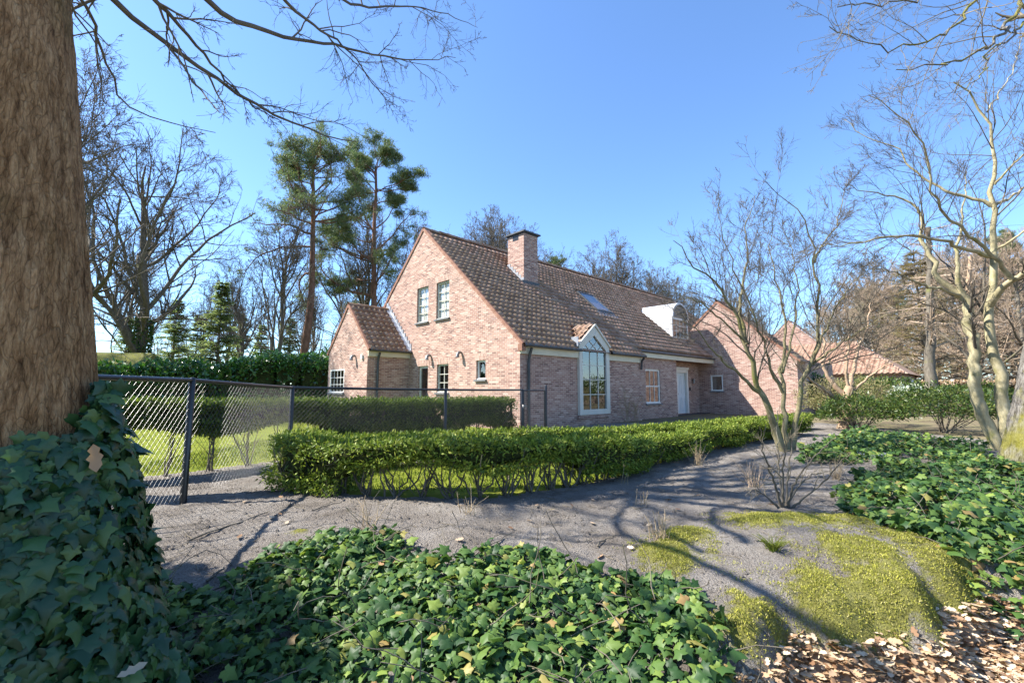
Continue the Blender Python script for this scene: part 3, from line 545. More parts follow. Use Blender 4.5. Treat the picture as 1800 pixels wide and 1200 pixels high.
ridge(aroof, (AX - .02, am, AR - .01), (-.05, am, AR - .01), 5, M_tile); verge(aroof, (AX, AY0 - .12, AE - .12 * ka), (AX, am, AR), 8, (-1, 0, 0)); verge(aroof, (AX, AY1 + .12, AE - .12 * ka), (AX, am, AR), 8, (-1, 0, 0))
gutter(aroof, (AX, AY0 - .2, AE - .13), (0, AY0 - .2, AE - .13), r=.05); s = MB(); s.box(AX + .002, -.002, AY0 - .07, AY0 - .003, AE - .36, AE - .15); s.obj('fascia', M_cream, aroof)
pipe([(AX + .4, AY0 - .2, AE - .22), (AX + .4, AY0 - .12, AE - .35), (AX + .4, AY0 - .07, AE - .5), (AX + .4, AY0 - .07, 1.2), (AX + .4, AY0 - .07, .02)])
s = MB()
for k in range(13):
    ya, yb_ = AY0 - .16 + k * .16, AY0 + k * .16; s.box(-.02 - .0004 * k, -.004, ya, yb_ + .02, AE + (ya - AY0) * ka - .02, AE + (yb_ - AY0) * ka + .22)
s.poly([(-.02, AY0 - .15, AE - .15 * ka + .1), (-.02, am, AR + .1), (-.16, am, AR + .08), (-.16, AY0 - .15, AE - .15 * ka + .08)]); s.obj('flashing', M_lead, aroof)
wall_lamp(PG(AX), 7.4, 2.5); s = MB(); ubox(s, PG(AX), 6.7, 6.82, 0, .07, 2.4, 2.56); s.obj('sensor_box', M_white, house)
# front wing gable
WX, WY0, WY1, WE, WR, WM = 14.58, -3.68, 3.38, 2.66, 5.86, -.15; kw_ = (WR - WE) / (WM - WY0)
wo_ = [(-.27, .36, 1.17, 2.0)]
wall('wall', PG(WX), [WY0, WM, WY1], wo_, 0, lambda y: min(WE + kw_ * (y - WY0), WE + kw_ * (WY1 - y)) - .03, house)
window(house, PG(WX), *wo_[0], 1, 1, M_white, .07, wd=-.05); lintel(PG(WX), -.34, .43, 2.0, .25, house)
mb = MB(); mb.poly([(WX, WY0, 0), (WX + 7, WY0, 0), (WX + 7, WY0, WE), (WX, WY0, WE)]); mb.obj('wall', M_brick, house); mb = MB(); mb.poly([(WX + 1.4, WY0, WE), (WX + 1.4, WM, WR), (WX + 1.4, WY1, WE)]); mb.obj('wall', M_brick, house)
rb = MB(); rb.poly([(WX, WY0 - .15, WE - .15 * kw_), (WX + 1.4, WY0 - .15, WE - .15 * kw_), (WX + 1.4, WM, WR), (WX, WM, WR)]); rb.poly([(WX, WY1, WE), (WX + 1.4, WY1, WE), (WX + 1.4, WM, WR), (WX, WM, WR)])
rb.poly([(WX + 1.4, WY0, WE), (WX + 7, WY0, WE), (WX + 7, WM + 2, 3.3), (WX + 1.4, WM + 2, 3.3)])
wroof = rb.obj('wing_roof', M_tile, house); roof_tiles(wroof, (WX + .02, WY0 - .2, WE - .2 * kw_), (1, 0, 0), (0, 1, kw_), 1.4, (WM - WY0) * math.hypot(1, kw_) + .2, None, 90)
verge(wroof, (WX, WY0 - .12, WE - .12 * kw_), (WX, WM, WR), 14, (-1, 0, 0)); verge(wroof, (WX, 1.2, WE + kw_ * (WY1 - 1.2)), (WX, WM, WR), 6, (-1, 0, 0)); ridge(wroof, (WX - .02, WM, WR), (WX + 1.4, WM, WR), 4, M_verge)
# outbuilding far along the drive
out = empty('outbuilding', tuple(hw(28, 0)), HA, label='low outbuilding with pale orange hipped tile roof behind evergreen bushes', category='building')
mb = MB(); mb.box(0, 9, -6, 6, 0, 2.3); mb.obj('wall', M_brick, out)
s = MB(); s.box(-.03, -.002, -2.5, -.6, .1, 2.1); s.obj('garage_door', M_white, out)
rb = MB(); e0 = 2.25; rz = 4.75; A = [(-.4, -6.4, e0), (9.4, -6.4, e0), (9.4, 6.4, e0), (-.4, 6.4, e0), (4.5, -3.2, rz), (4.5, 3, rz)]
for f in ((0, 4, 5, 3), (0, 1, 4), (1, 2, 5, 4), (2, 3, 5)): rb.poly([A[i] for i in f])
ro = rb.obj('roof', M_tile2, out)
acc = Acc(); sl_ = (rz - e0) / 4.9; ln = math.hypot(4.9, rz - e0); ed = np.array([4.9, 0, rz - e0]) / ln; ex = np.array([0, -1., 0]); en = np.cross(ex, ed)
for i in range(42):
    for j in range(19):
        p = np.array([-.4, 6.4, e0]) + ex * i * .3 + ed * j * .3
        if p[1] - .25 > -6.4 + 3.2 * (j + .5) * .3 / ln: acc.add((TV * np.array([1.27, 1, 1.2])) @ np.stack([ex, ed, en], 1).T + p + en * .02, TF)
acc.obj('tile_field', M_tile2, ro, smooth=False, kind='stuff')
ridge(ro, (4.5, -3.2, rz), (4.5, 3, rz), 16, M_tile2)
g2 = empty('gabled_house', tuple(hw(37.6, 2.6)), HA, label='brick gable end rising behind the orange roofed outbuilding', category='building')
mb = MB(); pg = [(0, -3.6, 0), (0, 3.6, 0), (0, 3.6, 4.1), (0, 0, 7.65), (0, -3.6, 4.1)]; mb.poly(pg, [(p[1], p[2]) for p in pg]); mb.obj('wall', M_brick, g2)
mb = MB(); mb.poly([(0, -3.6, 0), (1.6, -3.6, 0), (1.6, -3.6, 4.1), (0, -3.6, 4.1)]); mb.obj('wall', M_brick, g2)
rb = MB(); rb.poly([(-.03, -3.8, 3.95), (1.6, -3.8, 3.95), (1.6, 0, 7.7), (-.03, 0, 7.7)]); rb.poly([(-.03, 3.8, 3.95), (1.6, 3.8, 3.95), (1.6, 0, 7.7), (-.03, 0, 7.7)]); rb.obj('roof', M_tile, g2)

# ------------------------------------------------------------------ chain link fence and gate
def post(parent, x, y, ztop, r=.03, off=(0, 0, 0), name='post'):
    a = Acc(); z0 = float(gh(x, y)) - .1; a.tube([(x, y, z0), (x, y, ztop), (x, y, ztop + .012), (x, y, ztop + .02)], [r, r, r * .8, r * .2], 10); return a.obj(name, M_black, parent, off)
def lattice(parent, p, q, z0p, z0q, z1p, z1q, off, cell=.075):
    "woven wires between two posts"
    p, q = np.array(p, float), np.array(q, float); L = np.linalg.norm(q - p); d = (q - p) / L; n = np.array([-d[1], d[0]]); Pn = []
    H = (z1p - z0p)
    for sg in (1, -1):
        for c in np.arange(-H - cell, L + H + cell, cell):
            # line u = c + sg*v
            us = sorted([(v, c + sg * v) for v in np.linspace(0, H, 9)])
            seg = [(u, v) for v, u in us if 0 <= u <= L]
            lo = max(0, min(((0 - c) / sg), ((L - c) / sg))); hi = min(H, max(((0 - c) / sg), ((L - c) / sg)))
            if hi - lo < .03: continue
            v = np.linspace(lo, hi, 8); u = c + sg * v; f = u / L
            Pn.append(np.stack([p[0] + d[0] * u + n[0] * sg * .003, p[1] + d[1] * u + n[1] * sg * .003, z0p + (z0q - z0p) * f + v + rng.normal() * .002], 1))
    V, Q = tubes(np.array(Pn), np.full((len(Pn), 8), .0015), 3); a = Acc(); a.add(V, Q); return a.obj('wire_mesh', M_wire, parent, off, kind='stuff')
FP = [(-2.95, 2.0), (-3.29, 4.7), (-3.5, 7.3), (-1.42, 9.8), (.27, 12.02), (.95, 12.9)]; FZ = [1.3, 1.305, 1.245, 1.215, 1.215, 1.25]
fo_ = (-3.29, 4.7, float(gh(-3.29, 4.7)))
fence = empty('chain_link_fence', fo_, label='black chain link fence with tubular posts and top rail before the clipped hedge', category='fence')
for (x, y), z in zip(FP[:5], FZ): post(fence, x, y, z + .01, .033, fo_)
for i in range(4):
    (xa, ya), (xb, yb_) = FP[i], FP[i + 1]; a = Acc(); a.tube([(xa, ya, FZ[i]), ((xa + xb) / 2, (ya + yb_) / 2, (FZ[i] + FZ[i + 1]) / 2 - .003), (xb, yb_, FZ[i + 1])], .022, 8); a.obj('top_rail', M_black, fence, fo_)
    za, zb_ = FZ[i] - 1.17, FZ[i + 1] - 1.17; lattice(fence, FP[i], FP[i + 1], za, zb_, FZ[i] + .02, FZ[i + 1] + .02, fo_)
go = (.95, 12.9, 0.); gate = empty('garden_gate', go, label='narrow wire mesh garden gate at the corner of the brick house', category='gate')
post(gate, .95, 12.9, 1.34, .036, go, 'gate_post')
ga, gb = np.array([.31, 12.08]), np.array([.91, 12.85]); a = Acc(); zz0, zz1 = .08, 1.2
a.tube([(*ga, zz0), (*ga, zz1)], .018, 8); a.tube([(*ga, zz1), (*gb, zz1)], .018, 8); a.tube([(*gb, zz1), (*gb, zz0)], .018, 8); a.tube([(*gb, zz0), (*ga, zz0)], .018, 8); a.obj('gate_frame', M_black, gate, go)
lattice(gate, ga, gb, zz0, zz0, zz1, zz1, go, .06); a = Acc(); a.tube([(*(ga + .05), .78), (*(ga + (-.02, -.09)), .8), (*(ga + (-.02, -.09)), .72)], [.03, .035, .03], 8); a.obj('latch', M_lamp, gate, go)

# ------------------------------------------------------------------ hedges
def sprays_flat(g, base, nrm, size, wd):
    D = unit(g.normal(size=base.shape) + nrm * .35 + np.array([0, 0, .3])); return rhomb(base, D, nrm * 1.3 + g.normal(size=base.shape) * .55, size * (.6 + .8 * g.random(len(base))), wd * (.7 + .6 * g.random(len(base))))
def sprays(g, base, nrm, size, wd, up=.25, rand=.7):
    D = unit(nrm + g.normal(size=base.shape) * rand + np.array([0, 0, up])); return rhomb(base, D, g.normal(size=base.shape), size * (.6 + .8 * g.random(len(base))), wd * (.7 + .6 * g.random(len(base))))
def hedge(name, label, pts, wd, z0f, z1f, per_m, leaf, mt, seed, stem_gap=.35, group=None, lump=.07, shell=.78):
    g = np.random.default_rng(seed); p = path(pts, .05); T = unit(np.gradient(p, axis=0)); Nn = np.stack([T[:, 1], -T[:, 0]], 1); n = len(p); o_ = (*p[n // 2], float(gh(*p[n // 2])))
    root = empty(name, o_, label=label, category='hedge')
    if group: root['group'] = group
    M = int(n * .05 * per_m); i = g.integers(0, n, M); s_ = i * .05; th = g.random(M) * 2 * np.pi
    r = np.where(g.random(M) < .72, shell + (1.06 - shell) * g.random(M), g.random(M) ** .5)
    cu, cv = np.cos(th), np.sin(th); ex = .45; su = np.sign(cu) * np.abs(cu) ** ex; sv = np.sign(cv) * np.abs(cv) ** ex
    z0, z1 = z0f(s_, p[i]), z1f(s_, p[i]); lum = lump * (wav(s_, th * .35, 4., seed) + .6 * wav(s_, th * .5, 13., seed + 1))
    lat = su * (wd / 2 + lum) * r; zz_ = (z0 + z1) / 2 + sv * ((z1 - z0) / 2 + lum * .45) * r; gz_ = gh(p[i, 0], p[i, 1])
    B = np.stack([p[i, 0] + Nn[i, 0] * lat, p[i, 1] + Nn[i, 1] * lat, gz_ + zz_], 1) + g.normal(size=(M, 3)) * .012; nr = np.stack([Nn[i, 0] * su, Nn[i, 1] * su, sv], 1)
    hf = g.random(M) < .72; a = Acc(); a.add(*sprays_flat(g, B[hf], nr[hf], leaf[0], leaf[1] * 1.15)); a.add(*sprays(g, B[~hf], nr[~hf], leaf[0], leaf[1])); a.obj('foliage', mt, root, o_, False, kind='stuff')
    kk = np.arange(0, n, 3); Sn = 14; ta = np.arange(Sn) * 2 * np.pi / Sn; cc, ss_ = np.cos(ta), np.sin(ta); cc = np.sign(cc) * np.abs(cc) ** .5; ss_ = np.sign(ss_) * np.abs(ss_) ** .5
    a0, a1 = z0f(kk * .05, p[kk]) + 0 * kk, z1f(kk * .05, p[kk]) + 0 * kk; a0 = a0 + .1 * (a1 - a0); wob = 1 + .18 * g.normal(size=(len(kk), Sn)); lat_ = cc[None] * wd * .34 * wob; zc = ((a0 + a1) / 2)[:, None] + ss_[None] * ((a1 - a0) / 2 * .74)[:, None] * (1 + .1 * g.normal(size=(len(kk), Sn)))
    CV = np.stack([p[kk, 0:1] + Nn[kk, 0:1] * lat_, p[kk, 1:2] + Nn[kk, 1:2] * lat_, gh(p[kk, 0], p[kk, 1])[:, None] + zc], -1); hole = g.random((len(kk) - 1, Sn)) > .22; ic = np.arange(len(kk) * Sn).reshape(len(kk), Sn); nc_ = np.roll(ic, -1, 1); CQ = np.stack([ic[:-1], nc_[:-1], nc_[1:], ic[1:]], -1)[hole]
    a = Acc(); a.add(CV.reshape(-1, 3), CQ); a.obj('sun_block_core', M_core, root, o_, kind='stuff')  # dark core added inside the leaves to block sun and darken the faces
    # stems: a vase of branches from each plant
    sp, sr = [], []
    for k in range(2, n - 2, max(1, int(stem_gap / .05))):
        for q in range(g.integers(5, 9)):
            b0 = np.array([p[k, 0], p[k, 1], float(gh(*p[k])) - .02]) + np.r_[g.normal(size=2) * .03, 0]; off = g.normal(size=2) * wd * .28 + T[k] * g.normal() * .12; zt = float(z1f(k * .05, p[k])) * (.7 + .25 * g.random())
            tip = b0 + np.array([off[0], off[1], zt]); mid = b0 * .5 + tip * .5 + np.r_[g.normal(size=2) * .03, -.04]; Q_, rr = resample([b0, mid, tip], 7, .012, .0035); Q_[1:-1] += g.normal(size=(5, 3)) * .012; sp.append(Q_); sr.append(rr)
    sp, sr = np.array(sp), np.array(sr); a = Acc(); a.add(*tubes(sp, sr, 4)); c1, cr = spawn(sp, sr, g, 5, .25, .95, (25, 70), .4, 4, .02, .2, .6, .002); a.add(*tubes(c1, cr, 3)); a.obj('stems', M_twig, root, o_, kind='stuff')
    return root
zb = lambda s_, p: np.where((p[..., 0] > -1.75) & (p[..., 0] < .75), .33 + .06 * np.sin(s_ * 5), np.where(p[..., 0] < -1.7, .06, .1 + .03 * np.sin(s_ * 4)))
zt1 = lambda s_, p: .58 - .13 * sstep(.5, 2.4, p[..., 0]) + .018 * np.sin(s_ * 2.3) + .012 * np.sin(s_ * 6.1)
hedge('low_hedge', 'low clipped yew hedge with bare stems curving along the grey soil', FRONT, .48, zb, zt1, 5200, (.052, .0165), M_yew, 11, lump=.13)
hedge('low_hedge', 'low clipped hedge row on the house side of the mossy lawn strip', BACK, .4, lambda s_, p: .1 + 0 * s_, lambda s_, p: .52 - .06 * sstep(.6, 3, p[..., 0]), 2600, (.06, .02), M_yew, 12)
TALL = [(-6.6, 4.3), (-4.9, 6.5), (-2.4, 9.76), (-.05, 12.8)]
hedge('tall_hedge', 'chest high clipped hedge with open base behind the chain link fence', TALL, .5, lambda s_, p: np.where(p[..., 1] < 8.4, .62 + .1 * np.sin(s_ * 3.1), .28 + .12 * np.sin(s_ * 2.2)), lambda s_, p: 1.04 - .008 * (p[..., 1] - 6), 5200, (.066, .024), M_yewdark, 13, .55)
lp = [(-32, 11.), (-26, 15.5), (-19.5, 19.), (-14, 20.5), (-10.5, 21.8), (-8.6, 22.6)]
hedge('laurel_hedge', 'tall glossy dark green laurel hedge left of the brick annex', lp, 1.5, lambda s_, p: .1 + 0 * s_, lambda s_, p: 2.35 + .55 * sstep(-15, -10, p[..., 0]) + .12 * np.sin(s_ * 1.7) + .1 * np.sin(s_ * 4.1), 1450, (.2, .085), M_laurel, 14, 1.2, lump=.2)

# ------------------------------------------------------------------ bushes
def bush(name, label, x, y, rx, ry, h, n, leaf, mt, seed, z0=.12, group=None, cat='bush', stems=16, lump=.22):
    g = np.random.default_rng(seed); gz_ = float(gh(x, y)); o_ = (x, y, gz_); root = empty(name, o_, label=label, category=cat)
    if group: root['group'] = group
    d = unit(g.normal(size=(n, 3))); d[:, 2] = np.abs(d[:, 2]) * 1.0 - .25 * g.random(n); d = unit(d); az_ = np.arctan2(d[:, 1], d[:, 0])
    r = (.62 + .4 * g.random(n) ** .7) * (1 + lump * wav(az_ * 1.2, d[:, 2] * 3, 2.2, seed) + .5 * lump * wav(az_ * 2, d[:, 2] * 5, 5., seed + 5))
    B = np.stack([d[:, 0] * rx * r, d[:, 1] * ry * r, h * .42 + (d[:, 2] * h * .58) * r], 1); B[:, 2] = np.maximum(B[:, 2], z0 + g.random(n) * .15)
    V, Q = sprays(g, B, d * np.array([1, 1, .7]), leaf[0], leaf[1], .15, .8); a = Acc(); a.add(V, Q); a.obj('foliage', mt, root, None, False, kind='stuff')
    m_ = stems; b0 = np.c_[g.normal(size=(m_, 2)) * .08, np.full(m_, -.05)]; dd = unit(np.c_[g.normal(size=(m_, 2)) * .6 * np.array([rx, ry]) / max(rx, ry), np.full(m_, .8)])
    P_, R_ = walk(b0, dd, np.full(m_, h * .95), np.full(m_, .018), g, 6, .02, .15, .3, .004); a = Acc(); a.add(*tubes(P_, R_, 5)); c1, cr = spawn(P_, R_, g, 7, .25, 1, (25, 60), .45, 5, .02, .2, .6, .003); a.add(*tubes(c1, cr, 3)); a.obj('stems', M_twig, root, None, kind='stuff')
    return root
def gp(px, py, z=0.):
    r = FW * 800 + np.array([px - 900., 0, 0]) - UP * (py - 600); return (np.array([0, 0, HC]) + r * ((z - HC) / r[2]))
bush('rhododendron', 'broad rounded rhododendron bush beside the pale forked trunk', 12.3, 13.2, 1.5, 1.1, 1.35, 6500, (.11, .035), M_rhodo, 21)
bush('rhododendron', 'loose rhododendron bush under the low beige shrub', 10.4, 13.9, 1.15, .9, 1.05, 4500, (.1, .035), M_rhodo, 22)
bush('beige_shrub', 'pale beige twiggy shrub behind the small forked pinkish tree', 11.9, 16.2, 1.7, 1.2, 1.7, 5200, (.07, .03), M_beige, 23)
bush('evergreen_bush', 'big green bush below the corner of the orange tiled roof', 20.2, 25.5, 2.4, 1.8, 1.9, 5000, (.17, .06), M_rhodo, 24)
bush('evergreen_bush', 'glossy blue green bush against the end of the brick wing', 15.3, 22.8, 1.0, .9, 1.9, 4500, (.14, .06), M_laurel, 25)
bush('variegated_bush', 'small bush with silvery white leaves beside the grey trunk', 19.0, 22.0, .85, .7, 1.45, 1800, (.12, .06), M_silver, 26)
bush('evergreen_bush', 'low green bush filling the gap under the far trees', 27.5, 27, 2.4, 1.5, 1.6, 4000, (.18, .07), M_rhodo, 27)
bush('shade_bush', 'unseen tall dense bush added to shade the near ivy', -5.5, 2.0, 1.25, 1.45, 4.5, 9000, (.16, .09), M_laurel, 28, lump=.12)  # unseen, added left of view so its shadow covers the near ivy
bush('laurel_bush', 'leafy laurel bush growing above the laurel hedge', -9.6, 24.5, 1.6, 1.2, 3.6, 4000, (.2, .08), M_laurel, 29)
# rose bush by the pointed window
for (hx, hy, hh, sd_, lb) in ((5.25, -.35, 1.35, 31, 'thin bare rose bush against the brick wall beside the pointed window'), (6.0, -.3, 1.1, 32, 'leafless shrub with pale dry seed heads below the brick front')):
    o_ = hw(hx, hy); g = np.random.default_rng(sd_); root = empty('bare_shrub', tuple(o_), label=lb, category='shrub'); m_ = 7
    P_, R_ = walk(np.c_[g.normal(size=(m_, 2)) * .05, np.zeros(m_)], unit(np.c_[g.normal(size=(m_, 2)) * .25, np.ones(m_)]), hh * (.6 + .5 * g.random(m_)), np.full(m_, .009), g, 7, .0, .12, .4, .004); a = Acc(); a.add(*tubes(P_, R_, 4)); c1, cr = spawn(P_, R_, g, 9, .3, 1, (25, 70), .35, 5, .03, .25, .7, .004); a.add(*tubes(c1, cr, 3)); c2, cr = spawn(c1, cr, g, 4, .3, 1, (25, 70), .5, 4, .0, .25, .7, .003); a.add(*tubes(c2, cr, 3)); a.obj('twigs', M_stalk, root, kind='stuff')

# ------------------------------------------------------------------ trees
def crown_levels(P, Rr, g, levels, sides=(5, 4, 3, 3, 3)):
    out = []
    for k, kw in enumerate(levels):
        P, Rr = spawn(P, Rr, g, **kw); out.append(tubes(P, Rr, sides[min(k, 4)]) + (P, Rr))
    return out
def rough_tube(Q, rr, S, amp, g):
    V, F = tubes(Q[None], rr[None], S); K = len(Q); V = V.reshape(K, S, 3); A_, Z_ = np.meshgrid(np.linspace(0, 2 * np.pi, S, endpoint=False), np.r_[0, np.cumsum(np.linalg.norm(np.diff(Q, axis=0), axis=1))]); f_ = 0
    for k in range(14): f_ = f_ + np.sin(int(g.integers(6, 30)) * A_ + 2 * np.sin(Z_ * g.uniform(.8, 3) + g.random() * 6) + g.random() * 6.28) / 9
    f_ = f_ + .5 * np.sin(2 * A_ + Z_) + .25 * g.normal(size=A_.shape); flare = 1 + .35 * np.exp(-Z_ / .25)
    return (Q[:, None] + (V - Q[:, None]) * (flare + amp * f_)[..., None]).reshape(-1, 3), F
def traced(name, label, limbs, base, levels, M_t, M_c, seed, group=None, K=22, names=None, sides=8, rough=None, thin=1.):
    "a tree from limb centre lines (3-D points, r0, r1); finer branches grow along them"
    g = np.random.default_rng(seed); o_ = tuple(base); root = empty(name, o_, label=label, category='tree')
    if group: root['group'] = group
    Ps, Rs = [], []
    for k, (pts, r0, r1) in enumerate(limbs):
        r0, r1 = r0 * thin, r1 * thin
        Q, rr = resample(pts, K, r0, r1, .6); L_ = np.linalg.norm(np.diff(Q, axis=0), axis=1).sum(); j_ = g.normal(size=(K, 3)) * min(.012 * L_ / 2, .03); j_[0] = 0; Q = Q + j_; Ps.append(Q); Rs.append(rr)
        a = Acc()
        if rough and k == 0: Q2, r2 = resample(pts, 120, r0, r1, .6); a.add(*rough_tube(Q2, r2, 56, rough, g))
        else: a.tube(Q, rr, sides)
        a.obj(names[k] if names else ('trunk' if k == 0 else 'limb'), M_t, root, o_)
    P0, R0 = np.array(Ps), np.array(Rs); a = Acc()
    for V, Q, _, _ in crown_levels(P0, R0, g, levels): a.add(V, Q)
    a.obj('crown', M_c, root, o_, kind='stuff'); return root
def tr(Y0, Y1, pts):
    n = len(pts); return [at(x, y, Y0 + (Y1 - Y0) * k / max(1, n - 1)) for k, (x, y) in enumerate(pts)]
# big trunk in front: bark column, ivy later
TX, TY = -1.98, 1.85; tb = (TX, TY, -.25); g = np.random.default_rng(41)
big = empty('old_tree', tb, label='massive brown trunk wrapped in ivy with drooping bare branches overhead', category='tree')
na, nz = 110, 170; A_, Zz = np.meshgrid(np.linspace(0, 2 * np.pi, na, endpoint=False), np.linspace(-.3, 6.5, nz)); rad = .27 - .018 * Zz + .09 * np.exp(-(Zz + .3) / .35)
fur = np.zeros_like(A_)
for k in range(14):
    f = int(g.integers(9, 40)); fur += np.sin(f * A_ + 1.5 * np.sin(Zz * g.uniform(.8, 2.5) + g.random() * 6) + g.random() * 6.28) / 14
rad = rad + .016 * fur + .012 * np.sin(2 * A_ + Zz * .9) + .02 * np.exp(-((Zz - 1.72) / .1) ** 2) * np.exp(-((A_ - 5.2) / .5) ** 2) + .002 * g.normal(size=A_.shape)
Vt = np.stack([rad * np.cos(A_) - .13 * np.maximum(Zz - .9, 0), rad * np.sin(A_) + .0 * Zz, Zz + .25], -1).reshape(-1, 3); ix = np.arange(na * nz).reshape(nz, na); nxr = np.roll(ix, -1, 1)
obj('trunk', mesh_np('trunk', Vt, [np.stack([ix[:-1], nxr[:-1], nxr[1:], ix[1:]], -1).reshape(-1, 4)]), M_bark0, big, True)
start = np.array([TX - .48, TY, 4.6])
OV = [([start, at(120, -160, 3.2)] + tr(3.7, 5.6, [(185, 0), (250, 45), (330, 105), (420, 165), (490, 205), (560, 235), (625, 250)]), .06, .006),
      ([at(150, -150, 3.3)] + tr(3.6, 5.2, [(275, 0), (310, 40), (360, 95), (405, 150), (450, 190), (500, 215)]), .032, .004),
      ([at(190, -190, 3.4)] + tr(3.9, 6.6, [(350, 0), (420, 40), (500, 68), (570, 78), (650, 95), (730, 108), (800, 100)]), .04, .004),
      ([at(300, -220, 3.7)] + tr(4.3, 7., [(500, 0), (545, 45), (600, 75), (640, 120), (665, 165), (700, 190)]), .03, .003),
      ([at(320, -260, 3.8)] + tr(4.6, 7.4, [(590, 0), (660, 15), (740, 10), (800, 30), (840, 50)]), .026, .003),
      ([start - np.array([0, 0, .8]), at(70, -80, 2.6)] + tr(3.0, 4.2, [(150, 0), (170, 60), (190, 120), (215, 190), (290, 215), (380, 235)]), .025, .003)]
Ps, Rs = [], []
for pts, r0, r1 in OV:
    Q, rr = resample(pts, 26, r0, r1, .7); Q[1:] += g.normal(size=(25, 3)) * .012; Ps.append(Q); Rs.append(rr); a = Acc(); a.tube(Q, rr, 7); a.obj('limb', M_twig, big, tb)
a = Acc()
for V, Q, _, _ in crown_levels(np.array(Ps), np.array(Rs), g, [dict(per=11, u0=.3, u1=1, ang=(20, 60), lf=.3, K=8, up=-.015, wig=.16, rf=.6, rmin=.0035), dict(per=8, u0=.15, u1=1, ang=(25, 60), lf=.38, K=6, up=.01, wig=.22, rf=.65, rmin=.0028), dict(per=4.5, u0=.2, u1=1, ang=(25, 60), lf=.42, K=4, up=.03, wig=.25, rf=.7, rmin=.0022)]): a.add(V, Q)
a.obj('crown', M_twig, big, tb, kind='stuff')
# tree out to the side whose trunk throws the long shadow over the soil
def gentree(seed, H, r, nl, spread, up=.05, trunkfrac=.95, ang=(35, 70), lf=.55, dens=(8, 8, 5), rm=.006, u0=.3, fine=.5, rfl=.55):
    g = np.random.default_rng(seed); P_, R_ = walk(np.zeros((1, 3)), np.array([[0, 0, 1.]]), np.array([H * trunkfrac]), np.array([r]), g, 18, .08, .07, .12, .01); P_[0, 0, 2] = -.15
    L1, r1 = spawn(P_, R_, g, nl, u0, .97, ang, lf, 12, up, .13, rfl, rm); L1 = (L1 - L1[:, :1]) * np.array([spread, spread, 1.]) + L1[:, :1]; L2, r2 = spawn(L1, r1, g, dens[0], .15, 1, (25, 55), .52, 6, up * .6, .13, .5, rm); L3, r3 = spawn(L2, r2, g, dens[1], .12, 1, (22, 55), fine, 4, up * .5, .18, .55, rm); L4, r4 = spawn(L3, r3, g, dens[2], .1, 1, (20, 50), .6, 3, .02, .16, .65, rm)
    t_ = Acc(); t_.add(*tubes(P_, R_, 10)); t_.add(*tubes(L1, r1, 6)); c_ = Acc(); c_.add(*tubes(L2, r2, 4)); c_.add(*tubes(L3, r3, 3)); c_.add(*tubes(L4, r4, 3)); return t_, c_
def place_tree(name, label, t_, c_, loc, M_t, M_c, group=None, rz=0, s=1.):
    root = empty(name, loc, rz, label=label, category='tree'); root.scale = (s, s, s)
    if group: root['group'] = group
    t_.obj('trunk', M_t, root); c_.obj('crown', M_c, root, kind='stuff'); return root
def copy_tree(src, loc, rz, s, label, group=None):
    r = src.copy(); COL.objects.link(r); r.location = loc; r.rotation_euler = (0, 0, rz); r.scale = (s, s, s) if np.isscalar(s) else s; r['label'] = label
    if group: r['group'] = group
    for ch_ in src.children: c = ch_.copy(); COL.objects.link(c); c.parent = r
    return r
t_, c_ = gentree(51, 15, .36, 15, 1.15, dens=(5, 4, 3), u0=.45, ang=(30, 65), rfl=.75); place_tree('bare_tree', 'slender bare tree beside the unseen shade bush throwing its shadow over the soil', t_, c_, (-7.4, 4.75, 0), M_barkgrey, M_twig)
# oaks at the left
t_, c_ = gentree(52, 20, .42, 22, 1.15, .07, ang=(30, 65), lf=.6, trunkfrac=.8, dens=(10, 8, 4), rm=.013, u0=.2); oak = place_tree('oak_tree', 'wide bare oak with ivy clad forked trunk beyond the laurel hedge', t_, c_, (-24.5, 30, 0), M_barkgrey, M_twig, rz=.5)
g = np.random.default_rng(53); n = 2600; zt_ = g.random(n) * 6; an = g.random(n) * 6.28; B = np.stack([np.cos(an) * (.52 - .02 * zt_), np.sin(an) * (.52 - .02 * zt_), zt_], 1); a = Acc(); a.add(*sprays(g, B, np.stack([np.cos(an), np.sin(an), 0 * an], 1), .16, .12, -.4, .6)); a.obj('ivy_leaves', M_ivy, oak, smooth=False, kind='stuff')
t_, c_ = gentree(54, 18, .32, 22, 1.15, .06, ang=(30, 70), lf=.6, trunkfrac=.8, dens=(10, 8, 4), rm=.0105, u0=.25); oak2 = place_tree('oak_tree', 'bare oak with dense dark twigs seen past the massive trunk', t_, c_, (-20.8, 21.5, 0), M_barkgrey, M_twig, rz=2.)
